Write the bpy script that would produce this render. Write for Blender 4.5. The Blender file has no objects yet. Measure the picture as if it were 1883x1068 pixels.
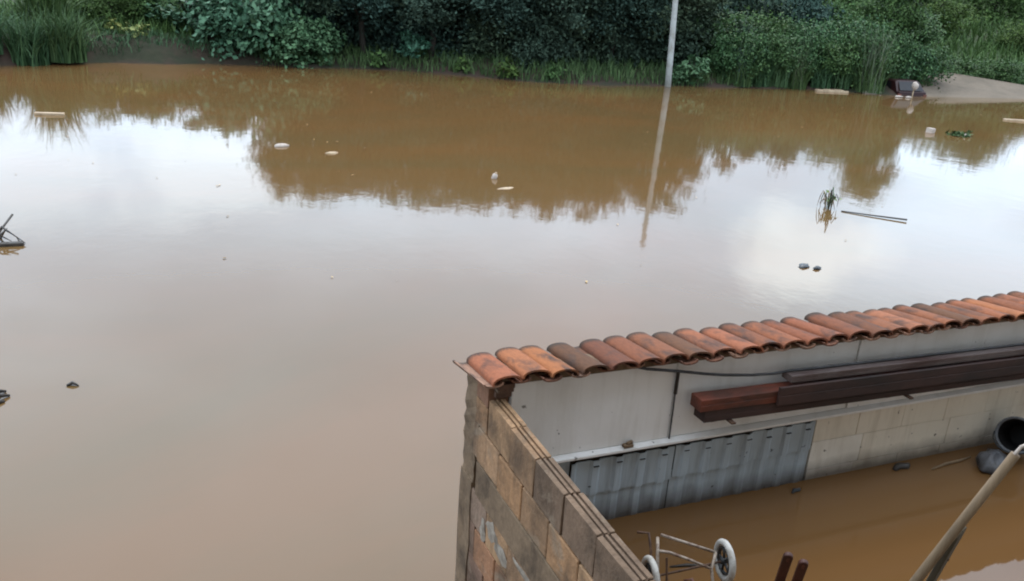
import bpy, bmesh, math, random
import numpy as np
from mathutils import Matrix, Vector, Euler

R_ = math.radians
scene = bpy.context.scene
col = scene.collection

# ------------------------------------------------------------------ camera
cd = bpy.data.cameras.new('camera')
cam = bpy.data.objects.new('camera', cd)
col.objects.link(cam)
cd.sensor_width = 36.0
cd.lens = 1600.0 / 1883.0 * 36.0
cd.clip_start = 0.05
cd.clip_end = 2000.0
rot = Matrix(((0.9220176, 0.0756978, -0.3796753),
              (-0.3818165, 0.3399882, -0.8594325),
              (0.0640280, 0.9373782, 0.3423778)))
cam.matrix_world = Matrix.Translation((0, 0, 3.0)) @ rot.to_4x4()
scene.camera = cam

# ------------------------------------------------------------------ sky, sun, exposure
SUN_EL, SUN_AZ = R_(58), R_(35)          # azimuth measured from +Y towards +X
world = bpy.data.worlds.new('World')
scene.world = world
world.use_nodes = True
nt = world.node_tree
nt.nodes.clear()


def N(tree, typ, **kw):
    n = tree.nodes.new(typ)
    for k, v in kw.items():
        if k == 'inp':
            for a, b in v.items():
                n.inputs[a].default_value = b
        else:
            setattr(n, k, v)
    return n


def L(tree, a, b):
    tree.links.new(a, b)


def ramp(tree, fac, stops, interp='LINEAR'):
    r = tree.nodes.new('ShaderNodeValToRGB')
    r.color_ramp.interpolation = interp
    e = r.color_ramp.elements
    while len(e) > 1:
        e.remove(e[-1])
    for i, (p, c) in enumerate(stops):
        if not hasattr(c, '__len__'):
            c = (c, c, c)
        x = e[0] if i == 0 else e.new(p)
        x.position = p
        x.color = (c[0], c[1], c[2], 1)
    L(tree, fac, r.inputs['Fac'])
    return r.outputs['Color']


def math_n(tree, op, a, b=None, clamp=False):
    m = tree.nodes.new('ShaderNodeMath')
    m.operation = op
    m.use_clamp = clamp
    for i, v in enumerate((a, b)):
        if v is None:
            continue
        if isinstance(v, (int, float)):
            m.inputs[i].default_value = v
        else:
            L(tree, v, m.inputs[i])
    return m.outputs[0]


def mixc(tree, fac, a, b, blend='MIX'):
    m = tree.nodes.new('ShaderNodeMix')
    m.data_type = 'RGBA'
    m.blend_type = blend
    for sock, v in ((m.inputs['Factor'], fac), (m.inputs[6], a), (m.inputs[7], b)):
        if isinstance(v, (int, float)):
            sock.default_value = v
        elif isinstance(v, (tuple, list)):
            sock.default_value = (v[0], v[1], v[2], 1)
        else:
            L(tree, v, sock)
    return m.outputs[2]


sky = N(nt, 'ShaderNodeTexSky', sky_type='NISHITA', sun_disc=False)
sky.sun_elevation = SUN_EL
sky.sun_rotation = SUN_AZ
tc = N(nt, 'ShaderNodeTexCoord')
sep = N(nt, 'ShaderNodeSeparateXYZ')
L(nt, tc.outputs['Generated'], sep.inputs[0])
zc = math_n(nt, 'MAXIMUM', sep.outputs['Z'], 0.0)
den = math_n(nt, 'ADD', zc, 0.16)
cx = math_n(nt, 'DIVIDE', sep.outputs['X'], den)
cy = math_n(nt, 'DIVIDE', sep.outputs['Y'], den)
comb = N(nt, 'ShaderNodeCombineXYZ')
L(nt, cx, comb.inputs[0])
L(nt, cy, comb.inputs[1])
cn = N(nt, 'ShaderNodeTexNoise', inp={'Scale': 0.62, 'Detail': 7.0, 'Roughness': 0.55, 'Distortion': 0.3})
L(nt, comb.outputs[0], cn.inputs['Vector'])
off = N(nt, 'ShaderNodeVectorMath', operation='ADD')
off.inputs[1].default_value = (7.3, 2.1, 0.0)
L(nt, comb.outputs[0], off.inputs[0])
cn2 = N(nt, 'ShaderNodeTexNoise', inp={'Scale': 0.9, 'Detail': 5.0, 'Roughness': 0.5})
L(nt, off.outputs[0], cn2.inputs['Vector'])
cover = ramp(nt, cn.outputs['Fac'], [(0.34, 0.60), (0.47, 1.0)])
shade = ramp(nt, cn2.outputs['Fac'], [(0.36, (0.76, 0.76, 0.79)), (0.62, (1.10, 1.10, 1.10))])
# thin bright overcast, a little brighter overhead
grad = math_n(nt, 'MULTIPLY_ADD', zc, 10.0)
grad.node.inputs[2].default_value = 21.5
gv = N(nt, 'ShaderNodeCombineColor')
for i, k in enumerate((1.0, 1.0, 1.0)):
    L(nt, math_n(nt, 'MULTIPLY', grad, k), gv.inputs[i])
tint_el = ramp(nt, zc, [(0.20, (0.80, 1.0, 1.22)), (0.75, (0.88, 1.0, 1.14))])
cloud = mixc(nt, 1.0, mixc(nt, 1.0, gv.outputs[0], tint_el, 'MULTIPLY'), shade, 'MULTIPLY')
dn = N(nt, 'ShaderNodeTexNoise', inp={'Scale': 14.0, 'Detail': 5.0, 'Roughness': 0.6})
L(nt, tc.outputs['Generated'], dn.inputs['Vector'])


def puff(direction, size, squash):
    d = N(nt, 'ShaderNodeVectorMath', operation='SUBTRACT')
    d.inputs[1].default_value = direction
    L(nt, tc.outputs['Generated'], d.inputs[0])
    m_ = N(nt, 'ShaderNodeVectorMath', operation='MULTIPLY')
    m_.inputs[1].default_value = (1, 1, squash)
    L(nt, d.outputs[0], m_.inputs[0])
    ln_ = N(nt, 'ShaderNodeVectorMath', operation='LENGTH')
    L(nt, m_.outputs[0], ln_.inputs[0])
    r = math_n(nt, 'ADD', math_n(nt, 'DIVIDE', ln_.outputs['Value'], size), math_n(nt, 'MULTIPLY', math_n(nt, 'SUBTRACT', dn.outputs['Fac'], 0.5), 1.3))
    return ramp(nt, r, [(0.45, 1.0), (1.0, 0.0)])


for pd, ps, pq, pk in (((0.650, 0.712, 0.270), 0.085, 1.3, 1.0), ((0.690, 0.672, 0.255), 0.05, 1.6, 0.7), ((0.08, 0.96, 0.225), 0.14, 2.2, 0.5), ((-0.10, 0.97, 0.22), 0.12, 2.0, 0.35)):
    cloud = mixc(nt, math_n(nt, 'MULTIPLY', puff(pd, ps, pq), pk), cloud, (29.0, 33.0, 36.0))
bg = N(nt, 'ShaderNodeBackground')
bg.inputs['Strength'].default_value = 0.1
L(nt, mixc(nt, cover, sky.outputs[0], cloud), bg.inputs['Color'])
wo = N(nt, 'ShaderNodeOutputWorld')
L(nt, bg.outputs[0], wo.inputs['Surface'])

sd = bpy.data.lights.new('sun', 'SUN')
sd.energy = 1.3
sd.angle = R_(14)
sd.color = (1.0, 0.90, 0.78)
sun = bpy.data.objects.new('sun', sd)
col.objects.link(sun)
sdir = Vector((math.sin(SUN_AZ) * math.cos(SUN_EL), math.cos(SUN_AZ) * math.cos(SUN_EL), math.sin(SUN_EL)))
sun.rotation_euler = sdir.to_track_quat('Z', 'Y').to_euler()

vs = scene.view_settings
vs.view_transform = 'Standard'
vs.look = 'None'
vs.gamma = 1.0
vs.exposure = 0.0
vs.use_curve_mapping = False
scene.cycles.filter_width = 2.0

# ------------------------------------------------------------------ helpers


def tag(o, label=None, cat=None, group=None, kind=None):
    if label:
        o['label'] = label
    if cat:
        o['category'] = cat
    if group:
        o['group'] = group
    if kind:
        o['kind'] = kind
    return o


def empty(name, loc=(0, 0, 0), rz=0.0):
    o = bpy.data.objects.new(name, None)
    o.empty_display_size = 0.2
    o.location = loc
    o.rotation_euler = (0, 0, rz)
    col.objects.link(o)
    return o


def link(name, mesh, parent=None, loc=None, rot=None, scale=None):
    o = bpy.data.objects.new(name, mesh)
    col.objects.link(o)
    if parent is not None:
        o.parent = parent
    if loc is not None:
        o.location = loc
    if rot is not None:
        o.rotation_euler = rot
    if scale is not None:
        o.scale = scale
    return o


class MB:
    def __init__(s):
        s.v, s.f = [], []

    def add(s, vs_, fs):
        b = len(s.v)
        s.v += [tuple(p) for p in vs_]
        s.f += [tuple(i + b for i in f) for f in fs]
        return s

    def box(s, x0, x1, y0, y1, z0, z1):
        return s.add([(x0, y0, z0), (x1, y0, z0), (x1, y1, z0), (x0, y1, z0),
                      (x0, y0, z1), (x1, y0, z1), (x1, y1, z1), (x0, y1, z1)],
                     [(0, 3, 2, 1), (4, 5, 6, 7), (0, 1, 5, 4), (1, 2, 6, 5), (2, 3, 7, 6), (3, 0, 4, 7)])

    def prism_x(s, prof, x0, x1):
        """profile of (y, z) points extruded along X"""
        n = len(prof)
        v = [(x0, y, z) for y, z in prof] + [(x1, y, z) for y, z in prof]
        f = [tuple(range(n))[::-1], tuple(range(n, 2 * n))]
        f += [(i, (i + 1) % n, n + (i + 1) % n, n + i) for i in range(n)]
        return s.add(v, f)

    def prism_y(s, prof, y0, y1):
        n = len(prof)
        v = [(x, y0, z) for x, z in prof] + [(x, y1, z) for x, z in prof]
        f = [tuple(range(n)), tuple(range(n, 2 * n))[::-1]]
        f += [((i + 1) % n, i, n + i, n + (i + 1) % n) for i in range(n)]
        return s.add(v, f)

    def tube(s, pts, r, n=8, cap=True):
        pts = [Vector(p) for p in pts]
        rs = r if hasattr(r, '__len__') else [r] * len(pts)
        b = len(s.v)
        prev = None
        for i, p in enumerate(pts):
            d = (pts[min(i + 1, len(pts) - 1)] - pts[max(i - 1, 0)]).normalized()
            if prev is None:
                a = d.cross(Vector((0, 0, 1)))
                if a.length < 1e-3:
                    a = d.cross(Vector((1, 0, 0)))
            else:
                a = prev - d * prev.dot(d)
            a.normalize()
            prev = a
            c = d.cross(a)
            for k in range(n):
                t = 2 * math.pi * k / n
                s.v.append(tuple(p + (a * math.cos(t) + c * math.sin(t)) * rs[i]))
        m = len(pts)
        for i in range(m - 1):
            for k in range(n):
                s.f.append((b + i * n + k, b + i * n + (k + 1) % n, b + (i + 1) * n + (k + 1) % n, b + (i + 1) * n + k))
        if cap:
            s.f.append(tuple(b + k for k in range(n))[::-1])
            s.f.append(tuple(b + (m - 1) * n + k for k in range(n)))
        return s

    def torus(s, c, axis, R, r, n=28, m=10, sq=1.0):
        c = Vector(c)
        axis = Vector(axis).normalized()
        a = axis.orthogonal().normalized()
        d = axis.cross(a)
        b = len(s.v)
        for i in range(n):
            t = 2 * math.pi * i / n
            rad = a * math.cos(t) + d * math.sin(t)
            for k in range(m):
                u = 2 * math.pi * k / m
                s.v.append(tuple(c + rad * (R + r * math.cos(u)) + axis * (r * sq * math.sin(u))))
        for i in range(n):
            for k in range(m):
                s.f.append((b + i * m + k, b + ((i + 1) % n) * m + k, b + ((i + 1) % n) * m + (k + 1) % m, b + i * m + (k + 1) % m))
        return s

    def mesh(s, name, mat, smooth=False):
        me = bpy.data.meshes.new(name)
        me.from_pydata(s.v, [], s.f)
        me.update()
        if mat:
            me.materials.append(mat)
        if smooth:
            me.polygons.foreach_set('use_smooth', [True] * len(me.polygons))
        return me

    def build(s, name, mat, parent=None, smooth=False, bevel=0.0, color=None):
        o = link(name, s.mesh(name, mat, smooth), parent)
        if bevel:
            m = o.modifiers.new('bevel', 'BEVEL')
            m.width = bevel
            m.segments = 2
            m.limit_method = 'ANGLE'
        if color:
            o.color = (*color, 1)
        return o


def np_mesh(name, V, F, mat, smooth=False):
    """fast mesh from (n,3) verts and (m,k) faces"""
    V = np.asarray(V, np.float32)
    F = np.asarray(F, np.int32)
    me = bpy.data.meshes.new(name)
    me.vertices.add(len(V))
    me.vertices.foreach_set('co', V.ravel())
    k = F.shape[1]
    me.loops.add(F.size)
    me.loops.foreach_set('vertex_index', F.ravel())
    me.polygons.add(len(F))
    me.polygons.foreach_set('loop_start', np.arange(0, F.size, k, dtype=np.int32))
    if smooth:
        me.polygons.foreach_set('use_smooth', np.ones(len(F), bool))
    me.update(calc_edges=True)
    me.validate()
    me.materials.append(mat)
    return me


# ------------------------------------------------------------------ materials


def new_mat(name):
    m = bpy.data.materials.new(name)
    m.use_nodes = True
    t = m.node_tree
    b = t.nodes['Principled BSDF']
    return m, t, b


def noise(t, scale, detail=5.0, rough=0.55, vec=None, dist=0.0):
    n = N(t, 'ShaderNodeTexNoise', inp={'Scale': scale, 'Detail': detail, 'Roughness': rough, 'Distortion': dist})
    if vec is not None:
        L(t, vec, n.inputs['Vector'])
    return n.outputs['Fac']


def objvec(t, scale=(1, 1, 1), world_space=True):
    if world_space:
        g = N(t, 'ShaderNodeNewGeometry')
        src = g.outputs['Position']
    else:
        g = N(t, 'ShaderNodeTexCoord')
        src = g.outputs['Object']
    m = N(t, 'ShaderNodeMapping')
    m.inputs['Scale'].default_value = scale
    L(t, src, m.inputs['Vector'])
    return m.outputs[0]


def bump(t, b, h, strength, dist):
    bp = N(t, 'ShaderNodeBump', inp={'Strength': strength, 'Distance': dist})
    L(t, h, bp.inputs['Height'])
    L(t, bp.outputs[0], b.inputs['Normal'])


def worn(name, base, dirt, scale=3.0, lo=0.4, hi=0.65, rough=0.8, fine=40.0, bstr=0.3, bdist=0.004, amount=1.0,
         stretch=(1, 1, 1), use_color=False, spec=0.3):
    """base colour with an uneven coat of dirt plus fine grain"""
    m, t, b = new_mat(name)
    v = objvec(t, stretch)
    d = ramp(t, noise(t, scale, 7, 0.62, v, 0.4), [(lo, 0), (hi, amount)])
    if use_color:
        oi = N(t, 'ShaderNodeObjectInfo')
        base = oi.outputs['Color']
    c = mixc(t, d, base, dirt)
    g = noise(t, fine, 4, 0.6, v)
    c = mixc(t, 1.0, c, ramp(t, g, [(0.3, 0.82), (0.7, 1.12)]), 'MULTIPLY')
    L(t, c, b.inputs['Base Color'])
    b.inputs['Roughness'].default_value = rough
    b.inputs['Specular IOR Level'].default_value = spec
    bump(t, b, g, bstr, bdist)
    return m


def water_mat(name, c1, c2, ripple, rough):
    m, t, b = new_mat(name)
    v = objvec(t)
    n1 = noise(t, 0.16, 7, 0.6, objvec(t, (0.6, 1.0, 1.0)), 1.2)
    c = ramp(t, n1, [(0.36, c1), (0.64, c2)])
    L(t, c, b.inputs['Base Color'])
    b.inputs['Roughness'].default_value = rough
    b.inputs['IOR'].default_value = 1.44
    h1 = noise(t, 1.6, 3, 0.55, objvec(t, (1.0, 0.7, 1.0)))
    h2 = noise(t, 6.5, 2, 0.5, v)
    h = math_n(t, 'ADD', h1, math_n(t, 'MULTIPLY', h2, 0.12))
    # calm and ruffled patches
    calm = ramp(t, noise(t, 0.22, 3, 0.5, objvec(t, (1, 1.6, 1))), [(0.35, 0.45), (0.7, 1.0)])
    h = math_n(t, 'MULTIPLY', h, calm)
    bump(t, b, h, 1.0, ripple)
    return m


def leaf_mat(name, dark, light, rough=0.5, tint=0.15):
    m, t, b = new_mat(name)
    g = N(t, 'ShaderNodeNewGeometry')
    oi = N(t, 'ShaderNodeObjectInfo')
    c = ramp(t, g.outputs['Random Per Island'], [(0.0, dark), (0.75, light), (1.0, tuple(x * 1.35 for x in light))])
    k = ramp(t, oi.outputs['Random'], [(0.0, (1 - tint, 1, 1 + tint)), (0.5, (1, 1, 1)), (1.0, (1 + tint, 1.05, 1 - tint))])
    L(t, mixc(t, 1.0, c, k, 'MULTIPLY'), b.inputs['Base Color'])
    b.inputs['Roughness'].default_value = rough
    b.inputs['Specular IOR Level'].default_value = 0.12
    return m


M = {}
M['water'] = water_mat('muddy_water', (0.130, 0.068, 0.025), (0.106, 0.066, 0.026), 0.0035, 0.05)
M['yard_water'] = water_mat('muddy_yard_water', (0.132, 0.066, 0.024), (0.112, 0.060, 0.023), 0.0015, 0.03)
M['soil'] = worn('bank_soil', (0.040, 0.025, 0.017), (0.022, 0.024, 0.012), 0.6, 0.42, 0.6, 0.95, 6, 0.6, 0.05)
M['hill'] = worn('hill_ground', (0.032, 0.055, 0.018), (0.045, 0.042, 0.020), 0.4, 0.45, 0.7, 0.95, 5, 0.6, 0.05)
M['road'] = worn('pale_road', (0.125, 0.098, 0.070), (0.075, 0.060, 0.042), 0.8, 0.45, 0.75, 0.9, 12, 0.4, 0.01)


def wall_paint(name, base, dirt, use_color=False, drip=0.32, chips=0.70, tide=0.0):
    m, t, b = new_mat(name)
    v = objvec(t)
    if use_color:
        base = N(t, 'ShaderNodeObjectInfo').outputs['Color']
    c = mixc(t, ramp(t, noise(t, 1.7, 6, 0.6, v, 0.4), [(0.42, 0.0), (0.75, 0.38)]), base, dirt)
    c = mixc(t, ramp(t, noise(t, 3.2, 5, 0.62, objvec(t, (3.2, 3.2, 0.35))), [(0.50, 0.0), (0.74, drip)]), c, dirt)
    c = mixc(t, ramp(t, noise(t, 16.0, 3, 0.5, v), [(chips, 0.0), (chips + 0.03, 0.85)]), c, tuple(x * 0.35 for x in dirt))
    g = N(t, 'ShaderNodeNewGeometry')
    sz = N(t, 'ShaderNodeSeparateXYZ')
    L(t, g.outputs['Position'], sz.inputs[0])
    zz = math_n(t, 'SUBTRACT', sz.outputs['Z'], math_n(t, 'MULTIPLY', noise(t, 7.0, 4, 0.6, v), 0.09))
    c = mixc(t, ramp(t, math_n(t, 'ADD', zz, 0.5), [(0.47, 0.85), (0.50 + tide, 0.0)]), c, (0.055, 0.036, 0.022))
    L(t, c, b.inputs['Base Color'])
    b.inputs['Roughness'].default_value = 0.75
    bump(t, b, noise(t, 22, 5, 0.6, v), 0.25, 0.003)
    return m


M['render'] = wall_paint('grey_white_paint', (0.80, 0.79, 0.77), (0.46, 0.43, 0.37))
M['cream'] = wall_paint('cream_paint', (0.5, 0.45, 0.38), (0.34, 0.27, 0.18), True, 0.45, 0.67, 0.11)
M['sheet'] = wall_paint('blue_grey_sheet', (0.40, 0.47, 0.52), (0.18, 0.195, 0.205), False, 0.75, 0.70, 0.10)
M['concrete'] = worn('grey_mortar', (0.19, 0.130, 0.080), (0.08, 0.055, 0.035), 5.0, 0.45, 0.7, 0.92, 35, 0.7, 0.006)
M['smear'] = worn('pale_mortar', (0.30, 0.26, 0.21), (0.15, 0.12, 0.09), 9.0, 0.4, 0.65, 0.9, 35, 0.7, 0.006)
M['joint'] = worn('dark_joint', (0.07, 0.052, 0.038), (0.04, 0.03, 0.02), 5.0, 0.45, 0.7, 0.95, 35, 0.7, 0.006)
M['block'] = worn('clay_block', (0.3, 0.2, 0.13), (0.075, 0.050, 0.032), 3.2, 0.43, 0.68, 0.95, 38, 0.9, 0.008, 0.85,
                  use_color=True)
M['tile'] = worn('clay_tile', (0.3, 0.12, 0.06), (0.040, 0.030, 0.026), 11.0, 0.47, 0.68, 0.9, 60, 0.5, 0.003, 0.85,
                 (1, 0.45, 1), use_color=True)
M['oxide'] = worn('red_oxide_steel', (0.17, 0.042, 0.022), (0.05, 0.022, 0.015), 5.0, 0.38, 0.60, 0.55, 50, 0.3, 0.002, 0.9,
                  (0.35, 1, 1), spec=0.4)
M['dark_oxide'] = worn('dark_oxide_steel', (0.055, 0.026, 0.020), (0.022, 0.016, 0.014), 4.0, 0.40, 0.65, 0.75, 50, 0.3,
                       0.002, 0.9, (0.35, 1, 1), spec=0.4)
M['grey_steel'] = worn('grey_steel', (0.13, 0.10, 0.09), (0.06, 0.03, 0.025), 5.0, 0.45, 0.65, 0.6, 50, 0.3, 0.002, 0.9,
                       (0.3, 1, 1))
M['cable'] = worn('dark_cable', (0.06, 0.06, 0.062), (0.03, 0.03, 0.03), 8, 0.4, 0.7, 0.6)
M['rust'] = worn('rusty_wire', (0.11, 0.06, 0.035), (0.05, 0.028, 0.02), 20, 0.4, 0.65, 0.7, 90)
M['wire'] = worn('dull_wire', (0.30, 0.25, 0.20), (0.11, 0.06, 0.04), 25, 0.45, 0.65, 0.5, 90)
M['tyre_white'] = worn('pale_rubber', (0.42, 0.41, 0.38), (0.20, 0.17, 0.13), 18, 0.5, 0.75, 0.6, 90, 0.2, 0.001)
M['dark_plastic'] = worn('dark_plastic', (0.025, 0.028, 0.03), (0.05, 0.04, 0.03), 15, 0.5, 0.75, 0.5)
M['pole_wood'] = worn('pale_pole_wood', (0.19, 0.130, 0.075), (0.08, 0.055, 0.032), 8, 0.45, 0.7, 0.7, 80, 0.3, 0.002, 0.8,
                      (1, 1, 0.15))
M['grey_wood'] = worn('weathered_board', (0.085, 0.07, 0.045), (0.035, 0.028, 0.02), 8, 0.42, 0.7, 0.85, 70, 0.5, 0.003, 0.8,
                      (1, 1, 0.12))
M['handle'] = worn('red_brown_wood', (0.065, 0.022, 0.014), (0.025, 0.013, 0.011), 12, 0.45, 0.7, 0.55, 80, 0.3, 0.002, 0.8,
                   (1, 1, 0.2))
M['bucket'] = worn('grey_blue_plastic', (0.12, 0.125, 0.135), (0.06, 0.055, 0.05), 9, 0.45, 0.75, 0.45, 60, 0.1, 0.001)
M['bag'] = worn('grey_bag_film', (0.095, 0.095, 0.10), (0.05, 0.042, 0.036), 9, 0.45, 0.7, 0.35, 60, 0.2, 0.002)
M['black'] = worn('black_inside', (0.008, 0.008, 0.009), (0.012, 0.01, 0.008), 9, 0.4, 0.7, 0.7)
M['pole_concrete'] = worn('pale_pole_concrete', (0.36, 0.37, 0.35), (0.24, 0.23, 0.20), 3, 0.45, 0.7, 0.85, 40)
M['bark'] = worn('bark', (0.035, 0.027, 0.020), (0.02, 0.02, 0.014), 6, 0.4, 0.65, 0.95, 30, 0.8, 0.02)
M['foam'] = worn('white_foam', (0.40, 0.34, 0.29), (0.24, 0.18, 0.13), 9, 0.5, 0.75, 0.7)
M['pale_wood'] = worn('pale_wet_wood', (0.40, 0.30, 0.19), (0.20, 0.13, 0.08), 6, 0.45, 0.7, 0.6)
M['wet_wood'] = worn('dark_wet_wood', (0.05, 0.042, 0.034), (0.025, 0.02, 0.017), 6, 0.45, 0.7, 0.5)
M['dark_shell'] = worn('dark_plastic_shell', (0.07, 0.075, 0.08), (0.04, 0.04, 0.035), 9, 0.45, 0.7, 0.4)
M['maroon'] = worn('maroon_paint', (0.026, 0.008, 0.008), (0.020, 0.012, 0.009), 4, 0.5, 0.75, 0.4, 60, 0.1, 0.001)
M['glass'] = worn('dark_glass', (0.008, 0.008, 0.010), (0.012, 0.011, 0.010), 4, 0.5, 0.8, 0.45, 60, 0.05, 0.001)
M['house'] = worn('house_render', (0.34, 0.31, 0.27), (0.22, 0.19, 0.15), 1.5, 0.5, 0.75, 0.9, 40)
M['mud'] = worn('yard_mud', (0.10, 0.06, 0.03), (0.07, 0.045, 0.025), 2, 0.45, 0.7, 0.9)
M['leaf_dark'] = leaf_mat('dark_leaf', (0.022, 0.040, 0.028), (0.042, 0.066, 0.044), 0.8)
M['leaf_mid'] = leaf_mat('mid_leaf', (0.020, 0.048, 0.017), (0.052, 0.098, 0.034))
M['leaf_big'] = leaf_mat('broad_leaf', (0.026, 0.066, 0.034), (0.068, 0.135, 0.076), 0.45)
M['leaf_bright'] = leaf_mat('bright_leaf', (0.026, 0.050, 0.013), (0.058, 0.098, 0.027), 0.7)
M['grass'] = leaf_mat('grass_blade', (0.022, 0.048, 0.018), (0.062, 0.105, 0.042))
M['grass_bright'] = leaf_mat('bright_grass', (0.024, 0.050, 0.013), (0.062, 0.105, 0.030))
M['reed'] = leaf_mat('reed_blade', (0.040, 0.070, 0.040), (0.120, 0.150, 0.105))
M['yellow_leaf'] = leaf_mat('yellow_leaf', (0.09, 0.12, 0.03), (0.20, 0.22, 0.08))

WZ = -1.0     # level of the flood outside the yard; the water held in the yard stands at 0

t = M['block'].node_tree
b = t.nodes['Principled BSDF']
old = b.inputs['Base Color'].links[0].from_socket
smear = ramp(t, noise(t, 5.5, 7, 0.66, objvec(t, (1, 0.7, 1.3)), 0.8), [(0.55, 0.0), (0.66, 0.65)])
drip_ = ramp(t, noise(t, 4.0, 5, 0.6, objvec(t, (2.5, 2.5, 0.4))), [(0.52, 0.0), (0.72, 0.6)])
L(t, mixc(t, drip_, mixc(t, smear, old, (0.24, 0.185, 0.13)), (0.07, 0.048, 0.032)), b.inputs['Base Color'])

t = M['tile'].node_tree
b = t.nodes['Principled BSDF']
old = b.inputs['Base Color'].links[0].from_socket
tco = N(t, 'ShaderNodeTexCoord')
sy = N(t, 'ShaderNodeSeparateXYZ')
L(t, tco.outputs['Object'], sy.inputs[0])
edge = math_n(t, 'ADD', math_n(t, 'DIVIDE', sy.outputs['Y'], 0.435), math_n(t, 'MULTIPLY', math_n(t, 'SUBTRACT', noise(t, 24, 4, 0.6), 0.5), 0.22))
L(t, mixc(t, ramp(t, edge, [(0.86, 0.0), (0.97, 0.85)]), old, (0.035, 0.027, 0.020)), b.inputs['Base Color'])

# ------------------------------------------------------------------ ground, water, hill
BX = [-80, -30, -6.5, -4.17, -0.88, 2.9, 7.39, 9.94, 12.13, 13.66, 15.87, 20.31, 22.77, 27.69, 31.88, 38.14, 43.7, 60, 120]
BY = [37, 35.5, 34.2, 34.1, 35.5, 35.8, 35.4, 34.9, 33.8, 32.4, 31.5, 31.5, 31.4, 31.0, 29.1, 28.8, 28.2, 27.5, 26]


def bank_y(x):
    return np.interp(x, BX, BY)


rng = np.random.default_rng(5)


def wob(x, y):
    return (np.sin(x * 0.9 + y * 0.4) * 0.5 + np.sin(x * 0.37 - y * 0.81 + 1.3) * 0.7 + np.sin(x * 2.1 + y * 1.7 + 0.4) * 0.22)


def sstep(a, b, x):
    t = np.clip((x - a) / (b - a), 0, 1)
    return t * t * (3 - 2 * t)


def ground_z(x, y):
    x = np.asarray(x, float)
    y = np.asarray(y, float)
    d = y - bank_y(x) + 0.22 * np.sin(x * 1.7) * np.sin(x * 0.6 + 1)
    left = 1 - sstep(3.0, 7.0, x)
    hill = sstep(33.0, 39.0, x)
    rise = (0.35 + 0.55 * left) * (1 - np.exp(-np.maximum(d, 0) / (0.9 - 0.35 * left)))
    back = 0.10 * np.maximum(d - 1.0, 0) * (1 - 0.75 * left)
    back = np.minimum(back, 4.0)
    hl = hill * 0.26 * np.maximum(d - 4.2, 0)
    hl = np.minimum(hl, 8.0)
    z = WZ + np.where(d < 0, 0.35 * np.maximum(d, -4), rise * (1 - 0.75 * hill) + back * (1 - hill) + hl)
    z = z - 0.35 * sstep(31.2, 32.4, x) * (1 - sstep(56, 58, x)) * (1 - sstep(3.4, 4.3, d))
    rough = 0.12 * np.sin(x * 5.3 + y * 3.1) * np.sin(y * 6.7 - x * 2.2) + 0.05 * np.sin(x * 9.1 + 2) * np.sin(y * 8.3)
    return z + (wob(x, y) * 0.05 + rough) * sstep(0.1, 0.8, d)


gx = np.concatenate([np.arange(-60, -10, 2.0), np.arange(-10, 50, 0.4), np.arange(50, 121, 2.0)])
gy = np.concatenate([np.arange(-30, 24, 6.0), np.arange(24, 44, 0.3), np.arange(44, 70, 1.0), np.arange(70, 160, 6.0)])
GX, GY = np.meshgrid(gx, gy)
GZ = ground_z(GX, GY)
V = np.stack([GX, GY, GZ], -1).reshape(-1, 3)
nx, ny = len(gx), len(gy)
idx = np.arange(nx * ny).reshape(ny, nx)
F = np.stack([idx[:-1, :-1], idx[:-1, 1:], idx[1:, 1:], idx[1:, :-1]], -1).reshape(-1, 4)
ground = link('ground', np_mesh('ground', V, F, M['soil'], True))
tag(ground, 'brown earth bank and rising ground behind the flood', kind='structure')
# hill grass cover gets its own ground colour
ground.data.materials.append(M['hill'])
fx = GX[:-1, :-1].ravel()
fd = (GY - bank_y(GX))[:-1, :-1].ravel()
mi = np.where(((fx > 33.5) & (fd > 4.2)) | (fd > 9) | ((fx < 4) & (fd > 1.2)), 1, 0).astype(np.int32)
ground.data.polygons.foreach_set('material_index', mi)

water = MB().add([(-140, -60, WZ), (180, -60, WZ), (180, 60, WZ), (-140, 60, WZ)], [(0, 1, 2, 3)]).build('flood_water', M['water'])
tag(water, 'brown flood water covering the river and low ground', kind='structure')

# pale earth ramp that comes down to the water on the right
rv, rf = [], []
edge_n = [(31.9, 29.0), (33.2, 28.95), (36.0, 28.75), (40.0, 28.5), (46.0, 28.1), (56.0, 27.6)]
edge_f = [(35.3, 33.3), (36.0, 33.0), (38.0, 31.9), (41.3, 30.4), (46.5, 29.4), (56.0, 28.6)]
zf = [-0.05, -0.13, -0.32, -0.66, -0.80, -0.86]
for (a, b, z) in zip(edge_n, edge_f, zf):
    for k in range(7):
        t = k / 6
        rv.append((a[0] + (b[0] - a[0]) * t, a[1] + (b[1] - a[1]) * t,
                   WZ - 0.06 + (z - WZ + 0.06) * t + 0.012 * math.sin(a[0] * 5 + k * 2.1)))
for i in range(5):
    for k in range(6):
        rf.append((i * 7 + k, (i + 1) * 7 + k, (i + 1) * 7 + k + 1, i * 7 + k + 1))
nb = len(rv)
for i in range(6):
    x, y, z = rv[i * 7 + 6]
    rv.append((x + 0.25, y + 0.35, -1.4))
for i in range(5):
    rf.append((i * 7 + 6, (i + 1) * 7 + 6, nb + i + 1, nb + i))
rp = MB().add(rv, rf).build('dirt_ramp', M['road'], smooth=False)
tag(rp, 'pale earth ramp running down into the water', kind='structure')

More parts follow.
